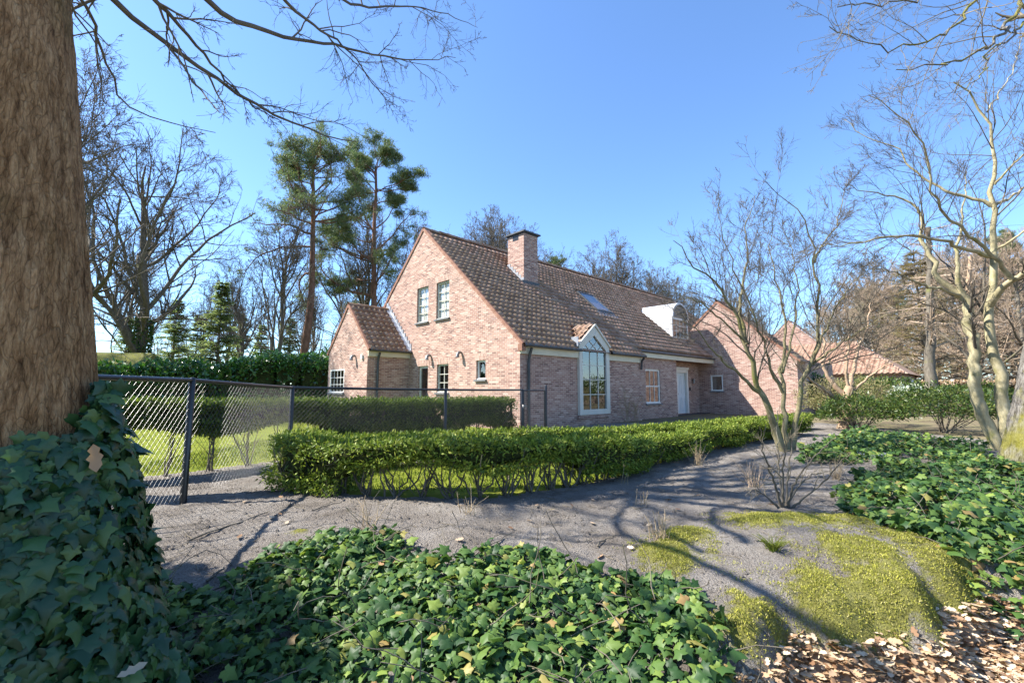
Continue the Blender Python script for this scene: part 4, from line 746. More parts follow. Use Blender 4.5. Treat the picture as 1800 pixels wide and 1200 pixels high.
# upright bare trees (prototype and copies)
t_, c_ = gentree(55, 15, .22, 26, .8, .14, ang=(25, 50), lf=.55, dens=(8, 7, 4), rm=.0125, u0=.12); up0 = place_tree('bare_tree', 'upright bare tree just left of the tall pine trunk', t_, c_, tuple(at(470, 690, 34) * (1, 1, 0)), M_barkgrey, M_twig, rz=.3)
t_, c_ = gentree(56, 17, .3, 30, .95, .15, ang=(30, 55), lf=.6, dens=(8, 6, 3.5), rm=.0135, u0=.1); up1 = place_tree('bare_tree', 'many stemmed bare tree under the second pine beside the annex roof', t_, c_, tuple(at(640, 690, 41) * (1, 1, 0)), M_barkgrey, M_twig, rz=1.3)
G_ = 'bare trees rising behind the house'; LB = 'bare tree rising far behind the house roof'
for px, Y, s, src, rz in ((830, 60, 1.35, up1, .2), (865, 66, 1.5, up1, 1.), (905, 60, 1.3, up1, 2.), (945, 66, 1.35, up1, 2.5), (985, 75, 1.45, up0, 3.), (1050, 60, 1.1, up1, .8), (1085, 62, 1.12, up1, 4.), (1120, 60, 1., up1, 3.1), (1150, 58, .98, up0, 5.), (1180, 62, .95, up1, 2.6), (1215, 62, .9, up1, 1.6), (1250, 70, 1., up0, .4), (1300, 66, .95, up1, 3.4), (755, 55, 1.1, up0, 2.1), (720, 46, .95, up1, 4.4)):
    copy_tree(src, tuple(at(px, 690, Y) * (1, 1, 0)), rz, s, LB, G_)
G_ = 'bare trees beyond the laurel hedge'; LB = 'bare tree standing far beyond the laurel hedge'
for px, Y, s, src, rz in ((570, 50, .95, up0, 4.), (430, 55, .9, up1, 3.), (330, 60, 1., up0, .9), (215, 52, 1., up1, 5.), (400, 75, 1., up1, 1.7), (520, 70, .9, up1, .1), (280, 80, 1.1, up0, 2.2)): copy_tree(src, tuple(at(px, 690, Y) * (1, 1, 0)), rz, s, LB, G_)
for x, y, s, src, rz in ((-34, 20, 1., up1, 1.), (-38, 26, 1.1, up0, 2.), (-33, 14, .9, up0, 3.), (-42, 18, 1.2, up1, 4.), (-36, 32, 1.1, up1, 5.)): copy_tree(src, (x, y, 0), rz, s, 'bare tree at the far end of the laurel hedge', 'bare trees at the end of the laurel hedge')
# scots pines
def pine(seed, H, r, crown0, spread, ntuft, M_t=M_barkpine, lean=0., low=()):
    g = np.random.default_rng(seed); P_, R_ = walk(np.zeros((1, 3)), np.array([[lean, 0, 1.]]), np.array([H]), np.array([r]), g, 20, .1, .035, .25, .02); P_[0, 0, 2] = -.2
    L1, r1 = spawn(P_, R_, g, 30, crown0, .99, (45, 95), .0, 9, .06, .2, .45, .02, lenmin=1); Lt, rt_ = spawn(P_, R_, g, 9, .9, 1., (30, 80), .0, 9, .06, .2, .5, .02, lenmin=1); L1 = np.concatenate([L1, Lt]); r1 = np.concatenate([r1, rt_]); nb = len(L1); zf = (L1[:, 0, 2] / H - crown0) / (1 - crown0); ln_ = spread * (.35 + .75 * np.sqrt(np.clip(1 - zf, 0, 1))) * (.6 + .6 * g.random(nb)); L1 = L1[:, :1] + (L1 - L1[:, :1]) * ln_[:, None, None]
    if low:
        ex_ = []
        for z_, azm, l_ in low: ex_.append(walk(np.array([[*np.array([np.interp(z_, P_[0, :, 2], P_[0, :, 0]), np.interp(z_, P_[0, :, 2], P_[0, :, 1])]), z_]]), np.array([[math.cos(azm), math.sin(azm), -.1]]), np.array([l_]), np.array([.09]), g, 9, .03, .18, .3, .02))
        L1 = np.concatenate([L1] + [e[0] for e in ex_]); r1 = np.concatenate([r1] + [e[1] for e in ex_])
    L2, r2 = spawn(L1, r1, g, 9, .35, 1, (25, 70), .38, 6, .08, .2, .5, .012); L3, r3 = spawn(L2, r2, g, 4, .3, 1, (25, 60), .5, 4, .1, .2, .6, .01)
    t_ = Acc(); t_.add(*tubes(P_, R_, 10)); t_.add(*tubes(L1, r1, 6)); c_ = Acc(); c_.add(*tubes(L2, r2, 4)); c_.add(*tubes(L3, r3, 3))
    ends = np.concatenate([L3[:, 1:].reshape(-1, 3), L2[:, 3:].reshape(-1, 3)]); B = ends[g.integers(0, len(ends), ntuft)] + g.normal(size=(ntuft, 3)) * np.array([.22, .22, .13]); B = np.repeat(B, 5, 0)
    V, Q = sprays(g, B, np.tile([0, 0, .5], (len(B), 1)) + 0., .3, .035, .2, 1.); n_ = Acc(); n_.add(V, Q); return t_, c_, n_
def place_pine(label, parts, loc, rz, group=None, name='pine_tree'):
    root = empty(name, loc, rz, label=label, category='tree')
    if group: root['group'] = group
    parts[0].obj('trunk', M_barkpine, root); parts[1].obj('branches', M_barkpine, root, kind='stuff'); parts[2].obj('crown', M_pine, root, smooth=False, kind='stuff'); return root
p1 = place_pine('tall pine with bare reddish trunk and flat crown beyond the laurel hedge', pine(61, 20.3, .36, .7, 4.4, 6500, lean=.05, low=((12.5, 3.0, 6.5), (13.5, 3.5, 5.), (14.6, .2, 2.6), (10.5, 2.8, 5.5))), tuple(at(532, 690, 36) * (1, 1, 0)), 0.)
p2 = place_pine('broad dark pine rising behind the brick annex', pine(62, 21.5, .36, .42, 6.2, 16000, low=((9.5, 3.2, 5), (11, 2.8, 5))), tuple(at(662, 690, 41) * (1, 1, 0)), 0.)
G_ = 'pines far behind the roof'; LB = 'dark pine top showing above the house ridge'
for px, Y, s, rz in ((965, 64, .83, 1.), (1012, 70, .72, 2.), (1028, 74, .7, 4.)): copy_tree(p2, tuple(at(px, 690, Y) * (1, 1, 0)), rz, s, LB, G_)
G_ = 'pines in the far wood'; LB = 'pine in the wood behind the orange roofed outbuilding'
for px, Y, s, rz in ((1520, 62, .62, .5), (1690, 66, .8, 2.5), (1815, 60, .95, 3.3), (1610, 80, .8, 4.1), (1950, 60, 1., 2.)): copy_tree(p2, tuple(at(px, 690, Y) * (1, 1, 0)), rz, s, LB, G_)
for px, Y, s, rz in ((2300, 48, 1., .5), (2700, 44, .9, 1.5)): copy_tree(p2, tuple(at(px, 690, Y) * (1, 1, 0)), rz, s, 'pine beyond the end of the drive', 'pines beyond the drive')
bush('evergreen_bush', 'wide low evergreen bush across the drive', 33, 20.5, 3.5, 2.2, 2.6, 3000, (.2, .08), M_rhodo, 35)
bush('evergreen_bush', 'rounded evergreen bush at the far end of the drive', 24, 17.5, 2.2, 1.8, 2.2, 3500, (.18, .07), M_rhodo, 30)
# conifers with tiered boughs
def spruce(seed, H, r, spread, M_leaf, dens=26, droop=-.04, leaf=(.34, .07), tiers=34, per=70):
    g = np.random.default_rng(seed); P_, R_ = walk(np.zeros((1, 3)), np.array([[0, 0, 1.]]), np.array([H]), np.array([r]), g, 16, .1, .02, .1, .02); P_[0, 0, 2] = -.2
    zf = np.sort(.1 + .88 * g.random(tiers * 5)); zf = np.round(zf * tiers) / tiers + g.normal(size=len(zf)) * .006; zf = np.clip(zf, .08, .985); z_ = zf * H; az_ = g.random(len(zf)) * 6.28; st = np.stack([np.interp(z_, P_[0, :, 2], P_[0, :, 0]), np.interp(z_, P_[0, :, 2], P_[0, :, 1]), z_], 1)
    L1, r1 = walk(st, np.stack([np.cos(az_), np.sin(az_), .25 + 0 * az_], 1), spread * (1.02 - zf) ** .75 * (.55 + .6 * g.random(len(zf))), np.full(len(zf), .04), g, 7, droop, .07, .3, .012)
    k = len(L1) * per; i = g.integers(0, len(L1), k); u = (.15 + .85 * g.random(k)) * 6; j = np.minimum(u.astype(int), 5); f = (u - j)[:, None]; B = L1[i, j] * (1 - f) + L1[i, j + 1] * f; T = unit(L1[i, j + 1] - L1[i, j]); sd_ = np.cross(T, [0, 0, 1.]) * np.where(g.random(k) < .5, 1, -1)[:, None]
    V, Q = rhomb(B, unit(T * .6 + sd_ * .7 + g.normal(size=(k, 3)) * .25 + np.array([0, 0, -.15])), g.normal(size=(k, 3)) * .4 + np.array([0, 0, 1.]), leaf[0] * (.5 + g.random(k)), leaf[1]); t_ = Acc(); t_.add(*tubes(P_, R_, 8)); c_ = Acc(); c_.add(*tubes(L1, r1, 4)); n_ = Acc(); n_.add(V, Q); return t_, c_, n_
def place_spruce(label, parts, loc, M_leaf, name='spruce_tree', group=None):
    root = empty(name, loc, 0, label=label, category='tree')
    if group: root['group'] = group
    parts[0].obj('trunk', M_barkgrey, root); parts[1].obj('branches', M_barkgrey, root, kind='stuff'); parts[2].obj('crown', M_leaf, root, smooth=False, kind='stuff'); return root
s0 = place_spruce('pale green conifer with layered boughs left of the tall pine', spruce(71, 10.3, .16, 2.6, M_spruce), tuple(at(378, 690, 37) * (1, 1, 0)), M_spruce)
G_ = 'conifers beyond the laurel hedge'; LB = 'pale layered conifer among the bare trees beyond the laurel hedge'
for px, Y, s, rz in ((300, 42, .95, 1.), (455, 48, .8, 2.), (505, 56, 1.0, .5), (215, 46, .85, 3.), (590, 60, .9, 1.2), (340, 60, 1.1, 2.2), (420, 66, 1.2, 4.)): copy_tree(s0, tuple(at(px, 690, Y) * (1, 1, 0)), rz, s, LB, G_)
# brownish larches of the wood at the right
la = place_spruce('brown leafless larch with fine drooping twigs behind the far grey trunk', spruce(72, 12, .22, 4.4, M_larch, droop=-.02, leaf=(.5, .035), tiers=30, per=60), tuple(at(1635, 690, 34) * (1, 1, 0)), M_larch, 'larch_tree')
t_, c_ = gentree(57, 13, .24, 34, 1.15, .06, ang=(40, 85), lf=.5, dens=(8, 6, 3.5), rm=.0125, u0=.12); br0 = place_tree('brown_tree', 'bushy bare tree with reddish brown twigs beside the slim pinkish trunk', t_, c_, tuple(at(1720, 690, 38) * (1, 1, 0)), M_barkgrey, M_twigred, rz=.3)
G_ = 'brown twiggy trees of the far wood'; LB = 'bushy brown twigged tree massed behind the outbuilding'
for px, Y, s, rz in ((1540, 46, 1.0, 1.), (1585, 50, 1.15, 2.), (1680, 46, 1.2, 4.), (1810, 36, 1.1, .4), (1500, 56, 1.0, 2.6), (1650, 60, 1.5, 5.5), (1850, 44, 1.2, 1.6)): copy_tree(br0, tuple(at(px, 690, Y) * (1, 1, 0)), rz, s, LB, G_)
G_ = 'larches of the far wood'; LB = 'brown leafless larch in the wood behind the outbuilding'
for px, Y, s, rz in ((1560, 52, 1.15, 1.), (1700, 50, 1.25, 3.), (1790, 48, 1.3, 4.)): copy_tree(la, tuple(at(px, 690, Y) * (1, 1, 0)), rz, s, LB, G_)
G_ = 'bare trees of the far wood'; LB = 'bare tree in the wood behind the outbuilding'
for px, Y, s, src, rz in ((1560, 75, 1.2, up1, 1.), (1640, 66, 1.25, up0, 2.), (1720, 62, 1.2, up1, 3.), (1790, 68, 1.3, up0, 4.), (1340, 72, .8, up1, .4), (1420, 76, .8, up0, 5.), (1480, 72, .9, up1, 2.2)): copy_tree(src, tuple(at(px, 690, Y) * (1, 1, 0)), rz, s, LB, G_)
# grey trunk right of the outbuilding
gb_ = at(1635, 690, 27) * (1, 1, 0); traced('grey_tree', 'straight grey trunk standing behind the rhododendron bushes', [(tr(27, 27, [(1634, 712), (1636, 640), (1635, 560), (1634, 470), (1630, 400)]), .36, .12)], gb_, [dict(per=34, u0=.3, u1=1, ang=(60, 110), lf=.32, K=8, up=-.01, wig=.12, rf=.25, rmin=.012), dict(per=9, u0=.15, u1=1, ang=(25, 70), lf=.4, K=6, up=-.02, wig=.18, rf=.5, rmin=.008), dict(per=5, u0=.15, u1=1, ang=(25, 70), lf=.5, K=4, up=0., wig=.2, rf=.6, rmin=.007)], M_barkgrey, M_twigred, 73)
gb_ = at(1700, 690, 33) * (1, 1, 0); traced('pink_trunk_tree', 'slim pinkish pine trunk beyond the pale forked tree', [(tr(33, 33, [(1697, 705), (1699, 640), (1702, 560), (1704, 450)]), .26, .12)], gb_, [dict(per=12, u0=.4, u1=1, ang=(50, 100), lf=.25, K=7, up=0., wig=.15, rf=.3, rmin=.012), dict(per=6, u0=.2, u1=1, ang=(25, 60), lf=.4, K=5, up=0., wig=.2, rf=.6, rmin=.008)], M_barkpink, M_twigred, 74)
# multi stem tree in front of the wing
FINE = lambda p1_, p2_, p3_, up=.05, rm=.0035: [dict(per=p1_, u0=.25, u1=1, ang=(18, 50), lf=.42, K=7, up=up, wig=.13, rf=.36, rmin=rm), dict(per=p2_, u0=.15, u1=1, ang=(20, 55), lf=.48, K=5, up=up * .8, wig=.16, rf=.5, rmin=rm), dict(per=p3_, u0=.15, u1=1, ang=(20, 55), lf=.55, K=3, up=.05, wig=.18, rf=.6, rmin=rm * .8)]
Y = 9.2; gbx = gp(1376, 792); gbx[2] = 0
traced('multi_stem_tree', 'bare many stemmed tree with dark fine twigs in front of the brick wing', [
    (tr(Y, Y - .5, [(1376, 795), (1366, 765), (1352, 730), (1338, 690), (1322, 640), (1310, 600), (1298, 560), (1284, 547 - 10), (1268, 505), (1239, 480), (1212, 455), (1180, 425)]), .12, .008),
    (tr(Y - .2, Y + .3, [(1312, 605), (1303, 560), (1300, 520), (1311, 480), (1313, 440), (1310, 400), (1327, 345)]), .06, .006),
    (tr(Y - .05, Y - 1.6, [(1340, 695), (1310, 668), (1285, 647), (1258, 622), (1240, 598), (1225, 578), (1200, 566)]), .06, .006),
    (tr(Y + .1, Y + .6, [(1384, 795), (1379, 735), (1376, 690), (1375, 640), (1379, 590), (1377, 545), (1364, 493), (1352, 450), (1358, 400)]), .085, .006),
    (tr(Y + .15, Y + .2, [(1392, 795), (1400, 740), (1406, 690), (1428, 635), (1441, 595), (1438, 520), (1432, 461), (1428, 429), (1415, 392), (1393, 352), (1345, 325)]), .09, .006),
    (tr(Y + .2, Y + 1., [(1432, 461), (1447, 429), (1468, 400), (1481, 357), (1490, 320)]), .035, .005),
    (tr(Y + .2, Y - .6, [(1430, 632), (1447, 587), (1468, 540), (1497, 501), (1530, 470)]), .045, .005),
    (tr(Y + .2, Y - .8, [(1428, 640), (1455, 620), (1490, 596), (1545, 560), (1590, 540)]), .04, .005),
    (tr(Y, Y + .8, [(1375, 655), (1390, 600), (1402, 540), (1400, 480), (1390, 430), (1372, 390)]), .045, .005),
    (tr(Y, Y - .9, [(1376, 690), (1350, 640), (1340, 590), (1322, 540), (1290, 470), (1270, 410), (1262, 350)]), .045, .005),
    (tr(Y - .3, Y - 1.2, [(1310, 600), (1270, 565), (1230, 530), (1195, 520), (1165, 510)]), .035, .005)], gbx, FINE(15, 10, 6, .05, .0036), M_barkolive, M_twig, 81, sides=9, thin=.78)
# small pinkish forked tree
Y = 14.6; b_ = at(1483, 690, Y) * (1, 1, 0)
traced('pinkish_tree', 'small tree with twisted pinkish trunk forking above the ivy', [
    (tr(Y, Y, [(1482, 760), (1486, 735), (1492, 715), (1490, 697), (1494, 680)]), .2, .14),
    (tr(Y, Y - .7, [(1490, 715), (1474, 705), (1457, 691), (1440, 677), (1425, 668), (1400, 640)]), .09, .02), (tr(Y, Y + .5, [(1491, 700), (1475, 685), (1459, 668), (1446, 640), (1450, 600), (1440, 550)]), .1, .015),
    (tr(Y, Y + .6, [(1493, 692), (1499, 653), (1508, 614), (1525, 574), (1530, 530)]), .09, .015), (tr(Y, Y - .4, [(1491, 690), (1486, 650), (1492, 600), (1490, 550), (1478, 500)]), .06, .012), (tr(Y, Y - 1., [(1496, 690), (1530, 660), (1560, 640), (1590, 632)]), .05, .012)], b_, FINE(10, 7, 4, .04, .006), M_barkpink, M_twigpale, 82)
# pale forked tree at the right
Y = 9.3; b_ = gp(1758, 795); b_[2] = 0
traced('pale_forked_tree', 'pale two stemmed tree with spreading bare limbs beside the mossy trunk', [
    (tr(Y, Y, [(1768, 800), (1765, 750), (1764, 690), (1752, 625), (1737, 580), (1734, 550), (1744, 523), (1749, 490), (1745, 450), (1743, 406), (1743, 362), (1748, 325), (1749, 281), (1744, 245), (1735, 197), (1707, 168), (1678, 146)]), .17, .015),
    (tr(Y + .1, Y + .2, [(1752, 800), (1742, 765), (1722, 710), (1713, 680), (1714, 640), (1708, 590), (1700, 530), (1690, 515)]), .15, .1),
    (tr(Y, Y - 1.2, [(1740, 535), (1755, 512), (1775, 495), (1800, 481), (1850, 460), (1900, 420)]), .1, .03),
    (tr(Y - .6, Y - 1.8, [(1779, 490), (1751, 450), (1729, 428), (1700, 410), (1671, 384), (1641, 358), (1630, 325), (1630, 295), (1634, 278), (1616, 241), (1597, 219), (1572, 201), (1531, 162)]), .055, .007),
    (tr(Y, Y - 1.6, [(1747, 452), (1700, 437), (1656, 424), (1601, 413), (1553, 419), (1480, 431), (1420, 438)]), .06, .006),
    (tr(Y, Y + 1., [(1743, 362), (1715, 351), (1678, 342), (1645, 325), (1627, 311), (1594, 289), (1579, 259), (1535, 246), (1506, 230), (1487, 212)]), .05, .006),
    (tr(Y + .2, Y + .9, [(1698, 525), (1675, 513), (1656, 497), (1638, 453), (1621, 424), (1616, 373), (1605, 355), (1586, 347), (1524, 340), (1480, 320)]), .09, .006),
    (tr(Y + .2, Y + .2, [(1695, 520), (1684, 500), (1683, 472), (1680, 435), (1691, 391), (1693, 347), (1700, 300)]), .07, .008),
    (tr(Y + .2, Y - .8, [(1690, 520), (1650, 508), (1620, 500), (1580, 480), (1530, 470)]), .05, .008),
    (tr(Y, Y + .8, [(1745, 362), (1770, 350), (1800, 330), (1840, 300)]), .05, .01), (tr(Y, Y - .8, [(1748, 325), (1780, 290), (1810, 260), (1850, 240)]), .03, .01), (tr(Y, Y - .8, [(1747, 440), (1775, 425), (1810, 400), (1860, 380)]), .04, .01), (tr(Y, Y + .7, [(1735, 197), (1760, 160), (1780, 120), (1800, 60)]), .02, .006)], b_, FINE(13, 9, 5.5, .02, .0034), M_barkpale, M_twig, 83, sides=10, thin=.85, names=['trunk', 'trunk'] + ['limb'] * 11)
# mossy old trunk on the right edge with branches hanging into the top corner
Y = 7.2; b_ = gp(1815, 845); b_[2] = 0
traced('mossy_tree', 'thick old trunk covered in yellow green moss at the bank', [
    (tr(Y, Y - .2, [(1838, 860), (1842, 800), (1852, 720), (1866, 620), (1884, 480), (1885, 200), (1890, -60), (1880, -300)]), .5, .26),
    (tr(Y - .3, Y - 2., [(1885, -80), (1830, -70), (1790, 5), (1770, 50), (1740, 85), (1690, 105), (1640, 118), (1575, 122)]), .05, .005), (tr(Y - .3, Y - 1.4, [(1890, -150), (1800, -100), (1720, 0), (1690, 40), (1640, 72), (1570, 88), (1500, 72), (1455, 40)]), .045, .005),
    (tr(Y - .3, Y - 2.5, [(1890, -150), (1750, -120), (1650, -30), (1590, 12), (1520, 5), (1470, 12)]), .03, .005), (tr(Y - .3, Y - 2.2, [(1880, -40), (1820, 10), (1790, 60), (1745, 90), (1725, 130), (1700, 165)]), .03, .004)], b_, [dict(per=12, u0=.35, u1=1, ang=(20, 60), lf=.28, K=8, up=0., wig=.16, rf=.5, rmin=.004), dict(per=7, u0=.15, u1=1, ang=(25, 60), lf=.4, K=6, up=.02, wig=.2, rf=.6, rmin=.003), dict(per=4, u0=.2, u1=1, ang=(25, 60), lf=.45, K=4, up=.02, wig=.22, rf=.7, rmin=.0025)], M_barkoak, M_twigpale, 84, K=34, sides=20, rough=.06)
# low many stemmed shrub on the moss
Y = 4.45; b_ = gp(1378, 897, .1); g = np.random.default_rng(85); LM = []
for pts in ([(1378, 897), (1370, 840), (1368, 780), (1366, 720)], [(1376, 895), (1355, 830), (1340, 790), (1335, 750)], [(1384, 895), (1395, 850), (1420, 815), (1450, 785), (1470, 770)], [(1388, 896), (1420, 870), (1450, 845), (1480, 810), (1495, 795)], [(1372, 895), (1345, 870), (1325, 858), (1310, 870)], [(1380, 895), (1385, 840), (1390, 790), (1400, 745)], [(1374, 895), (1362, 850), (1350, 815), (1345, 800)], [(1380, 893), (1398, 860), (1425, 835), (1455, 828)], [(1377, 893), (1376, 830), (1380, 770), (1376, 735)]):
    LM.append((tr(Y, Y + g.normal() * .35, pts), .015, .003))
traced('low_shrub', 'small bare shrub with fanned stems on the mossy mound', LM, b_, [dict(per=6, u0=.3, u1=1, ang=(25, 65), lf=.4, K=7, up=.02, wig=.2, rf=.55, rmin=.0025), dict(per=4, u0=.2, u1=1, ang=(25, 65), lf=.45, K=5, up=.02, wig=.25, rf=.6, rmin=.002)], M_barkgrey, M_twigpale, 86, names=['stem'] * 9, sides=7)

# ------------------------------------------------------------------ ivy
half = [(.0, .03), (.2, -.12), (.45, -.03), (.38, .16), (.6, .39), (.31, .51), (.14, .76)]
ol = half + [(0, 1.)] + [(-x, y) for x, y in half[:0:-1]]
IVV = np.array([(0, .32, .06)] + [(x, y, -.3 * abs(x) ** 1.3 - .22 * y * y + .05 * math.sin(9 * x + 5 * y)) for x, y in ol]); nn_ = len(ol); IVF = np.array([(0, 1 + i, 1 + (i + 1) % nn_) for i in range(nn_)])
oh = [(.0, .0), (.19, .2), (.12, .33), (.26, .48), (.16, .6), (.2, .78)]
ok = oh + [(0, 1.)] + [(-x, y) for x, y in oh[:0:-1]]
OKV = np.array([(0, .5, 0)] + [(x, y, .35 * abs(x) ** 1.2 + .25 * (y - .5) ** 2) for x, y in ok]); OKF = np.array([(0, 1 + i, 1 + (i + 1) % len(ok)) for i in range(len(ok))])
def frames(D, Nn): D = unit(D); S_ = unit(np.cross(D, Nn)); Nn = np.cross(S_, D); return np.stack([S_, D, Nn], 2)
def scatter(TVv, TFf, P, D, Nn, S): B = frames(D, Nn); V = np.einsum('nij,kj->nki', B, TVv) * S[:, None, None] + P[:, None]; F = TFf[None] + (np.arange(len(P)) * len(TVv))[:, None, None]; return V.reshape(-1, 3), F.reshape(-1, TFf.shape[1])
ivy_me = mesh_np('leaf', IVV, [IVF]); ivy_me.materials.append(M_ivy); ivy_me.polygons.foreach_set('use_smooth', np.ones(len(IVF), bool)); ivyd_me = ivy_me.copy(); ivyd_me.materials[0] = M_ivydark
def ivy(label, P, D, Nn, S, o_, nobj=300, cat='ivy', stems=None, name='ivy', lme=None, lm=M_ivy):
    root = empty(name, o_, label=label, category=cat); od = np.argsort(np.linalg.norm(P - np.array([0, .3, HC]), axis=1) / S + 50 * (np.abs(P[:, 0]) > P[:, 1] * 1.1)); B = frames(D, Nn)
    for i in od[:nobj]:
        q = obj('leaf', lme or ivy_me, None, root); b_ = B[i] * S[i]; p = P[i] - np.array(o_); q.matrix_local = Matrix([[*b_[0], p[0]], [*b_[1], p[1]], [*b_[2], p[2]], [0, 0, 0, 1]])
    r_ = od[nobj:]
    if len(r_): a = Acc(); a.add(*scatter(IVV, IVF, P[r_], D[r_], Nn[r_], S[r_])); a.obj('foliage', lm, root, o_, True, kind='stuff')
    if stems is not None: a = Acc(); a.add(*tubes(*stems, 4)); a.obj('vines', M_barkgrey, root, o_, kind='stuff')
def ground_ivy(label, poly, n, seed, size, hgt, gap=-9.):
    g = np.random.default_rng(seed); poly = np.array(poly); lo, hi = poly.min(0), poly.max(0); P = lo + (hi - lo) * g.random((n * 4, 2)); k = inpoly(P[:, 0] + .08 * wav(P[:, 0], P[:, 1], 14, seed), P[:, 1] + .08 * wav(P[:, 1], P[:, 0], 14, seed + 1), poly) & (wav(P[:, 0], P[:, 1], 4.2, seed + 7) + .25 * g.normal(size=len(P)) > gap); P = P[k][:n]; m_ = len(P)
    lum = hgt * (.55 + .45 * wav(P[:, 0], P[:, 1], 5., seed + 2)); z = gh(P[:, 0], P[:, 1]) + .015 + lum * (.15 + .95 * g.random(m_))
    az_ = g.random(m_) * 6.28; D = np.stack([np.cos(az_), np.sin(az_) - .25, -.25 + .45 * g.normal(size=m_)], 1); Nn = np.stack([.6 * g.normal(size=m_), -.25 + .6 * g.normal(size=m_), np.ones(m_)], 1); S = size * (.4 + .95 * g.random(m_))
    st = np.c_[P[:: 34], gh(P[::34, 0], P[::34, 1]) + .02]; sa = g.random(len(st)) * 6.28; stems = walk(st, np.stack([np.cos(sa), np.sin(sa), .12 + 0 * sa], 1), .3 + .3 * g.random(len(st)), np.full(len(st), .0035), g, 7, -.02, .3, .6, .0025)
    ivy(label, np.c_[P, z], D, Nn, S, (*P.mean(0), 0.), stems=stems)
pA = [gp(*q)[:2] for q in ((290, 1030), (400, 1035), (455, 1002), (520, 982), (600, 966), (700, 970), (745, 1004), (790, 1012), (860, 990), (960, 1000), (1060, 1030), (1160, 1035), (1230, 1060), (1275, 1110), (1300, 1160), (1325, 1230))]
pA = [(-3.9, 3.2)] + pA + [(.95, 1.5), (.6, 1.35), (-3.2, 1.35)]
ground_ivy('dark green ivy carpet spreading from the massive trunk over the near bank', pA, 12500, 91, .065, .13)
pB = [gp(*q)[:2] for q in ((1480, 892), (1520, 850), (1560, 822), (1640, 812), (1740, 812), (1880, 830), (2000, 880), (1960, 990), (1830, 1040), (1790, 1050), (1720, 1035), (1650, 1000), (1560, 965), (1500, 935))]
ground_ivy('sunlit ivy mound between the moss bank and the mossy old trunk', pB, 9500, 92, .07, .25, -.22)
pC = [gp(*q)[:2] for q in ((1395, 815), (1440, 785), (1490, 765), (1560, 765), (1650, 780), (1740, 795), (1700, 815), (1600, 808), (1520, 815), (1450, 820))]
ground_ivy('patchy ivy around the foot of the pinkish forked tree', pC, 4400, 93, .08, .3, -.25)
g = np.random.default_rng(94); n = 8500; z = -.3 + 1.55 * g.random(n) ** .9; az_ = g.random(n) * 6.28; top = 1.07 + .1 * np.sin(az_ * 3 + 1) + .07 * np.sin(az_ * 7); k = (z < top) & (np.cos(az_ - math.atan2(-TY, -TX)) > -.35); z, az_ = z[k], az_[k]; n = len(z)
rr = np.interp(z, [-.3, -.1, .2, .6, .95, 1.3], [.78, .66, .55, .44, .36, .29]) * (1 + .05 * np.sin(az_ * 5 + z * 6)) - .07 * g.random(n); P = np.stack([TX + rr * np.cos(az_), TY + rr * np.sin(az_), z], 1); O_ = np.stack([np.cos(az_), np.sin(az_), 0 * az_], 1)
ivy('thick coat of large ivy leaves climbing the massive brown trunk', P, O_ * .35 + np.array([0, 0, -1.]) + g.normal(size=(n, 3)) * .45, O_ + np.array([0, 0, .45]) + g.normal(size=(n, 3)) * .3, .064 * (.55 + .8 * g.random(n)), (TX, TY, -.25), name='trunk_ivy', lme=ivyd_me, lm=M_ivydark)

# ------------------------------------------------------------------ moss, grass, litter and small things on the soil
g = np.random.default_rng(95); n = 210000; P = np.c_[.4 + 3.2 * g.random(n), 2. + 2.3 * g.random(n)]; k = (mossf(P[:, 0], P[:, 1]) > -.25 + 1.1 * g.random(n)) & ~((P[:, 1] < bank(P[:, 0]) - .02) & (P[:, 0] > .75)); P = P[k]; n = len(P)
mf = mossf(P[:, 0], P[:, 1]); B = np.c_[P, gh(P[:, 0], P[:, 1]) - .002 + .035 * sstep(.05, .6, mf) + .006 * wav(P[:, 0], P[:, 1], 60, 5)]; a = Acc(); a.add(*rhomb(B, g.normal(size=(n, 3)) * .6 + np.array([0, 0, 1.]), g.normal(size=(n, 3)), .009 + .01 * g.random(n), .005)); a.obj('moss', M_moss, None, None, False, kind='stuff', label='yellow green moss cushions covering the edge of the bank', category='moss')
n = 36000; P = np.c_[-6 + 12 * g.random(n), 5.2 + 6 * g.random(n)]; k = inpoly(P[:, 0], P[:, 1], BED) | (lawnside(P[:, 0], P[:, 1]) > .3); P = P[k]; n = len(P); B = np.c_[P, gh(P[:, 0], P[:, 1])]; a = Acc(); a.add(*rhomb(B, g.normal(size=(n, 3)) * .5 + np.array([0, 0, 1.]), g.normal(size=(n, 3)), .05 + .03 * g.random(n), .012)); a.obj('grass', M_grass, None, None, False, kind='stuff', label='short mossy grass growing between the clipped hedges', category='grass')
n = 34000; P = np.c_[.8 + 3.4 * g.random(n), 1.5 + 1.8 * g.random(n)]; k = (P[:, 1] < bank(P[:, 0]) + .02) & (P[:, 0] < 1.25 * P[:, 1] + .1); P = P[k]; n = len(P); z = gh(P[:, 0], P[:, 1]) + .012 + .04 * g.random(n); az_ = g.random(n) * 6.28
a = Acc(); a.add(*scatter(OKV, OKF, np.c_[P, z], np.stack([np.cos(az_), np.sin(az_), .25 * g.normal(size=n)], 1), np.stack([.5 * g.normal(size=n), .5 * g.normal(size=n), np.where(g.random(n) < .5, 1., -1)], 1), .036 + .034 * g.random(n))); a.obj('leaf_litter', M_brownleaf, None, None, False, kind='stuff', label='dry pale brown oak leaves lying below the moss bank', category='fallen leaves')
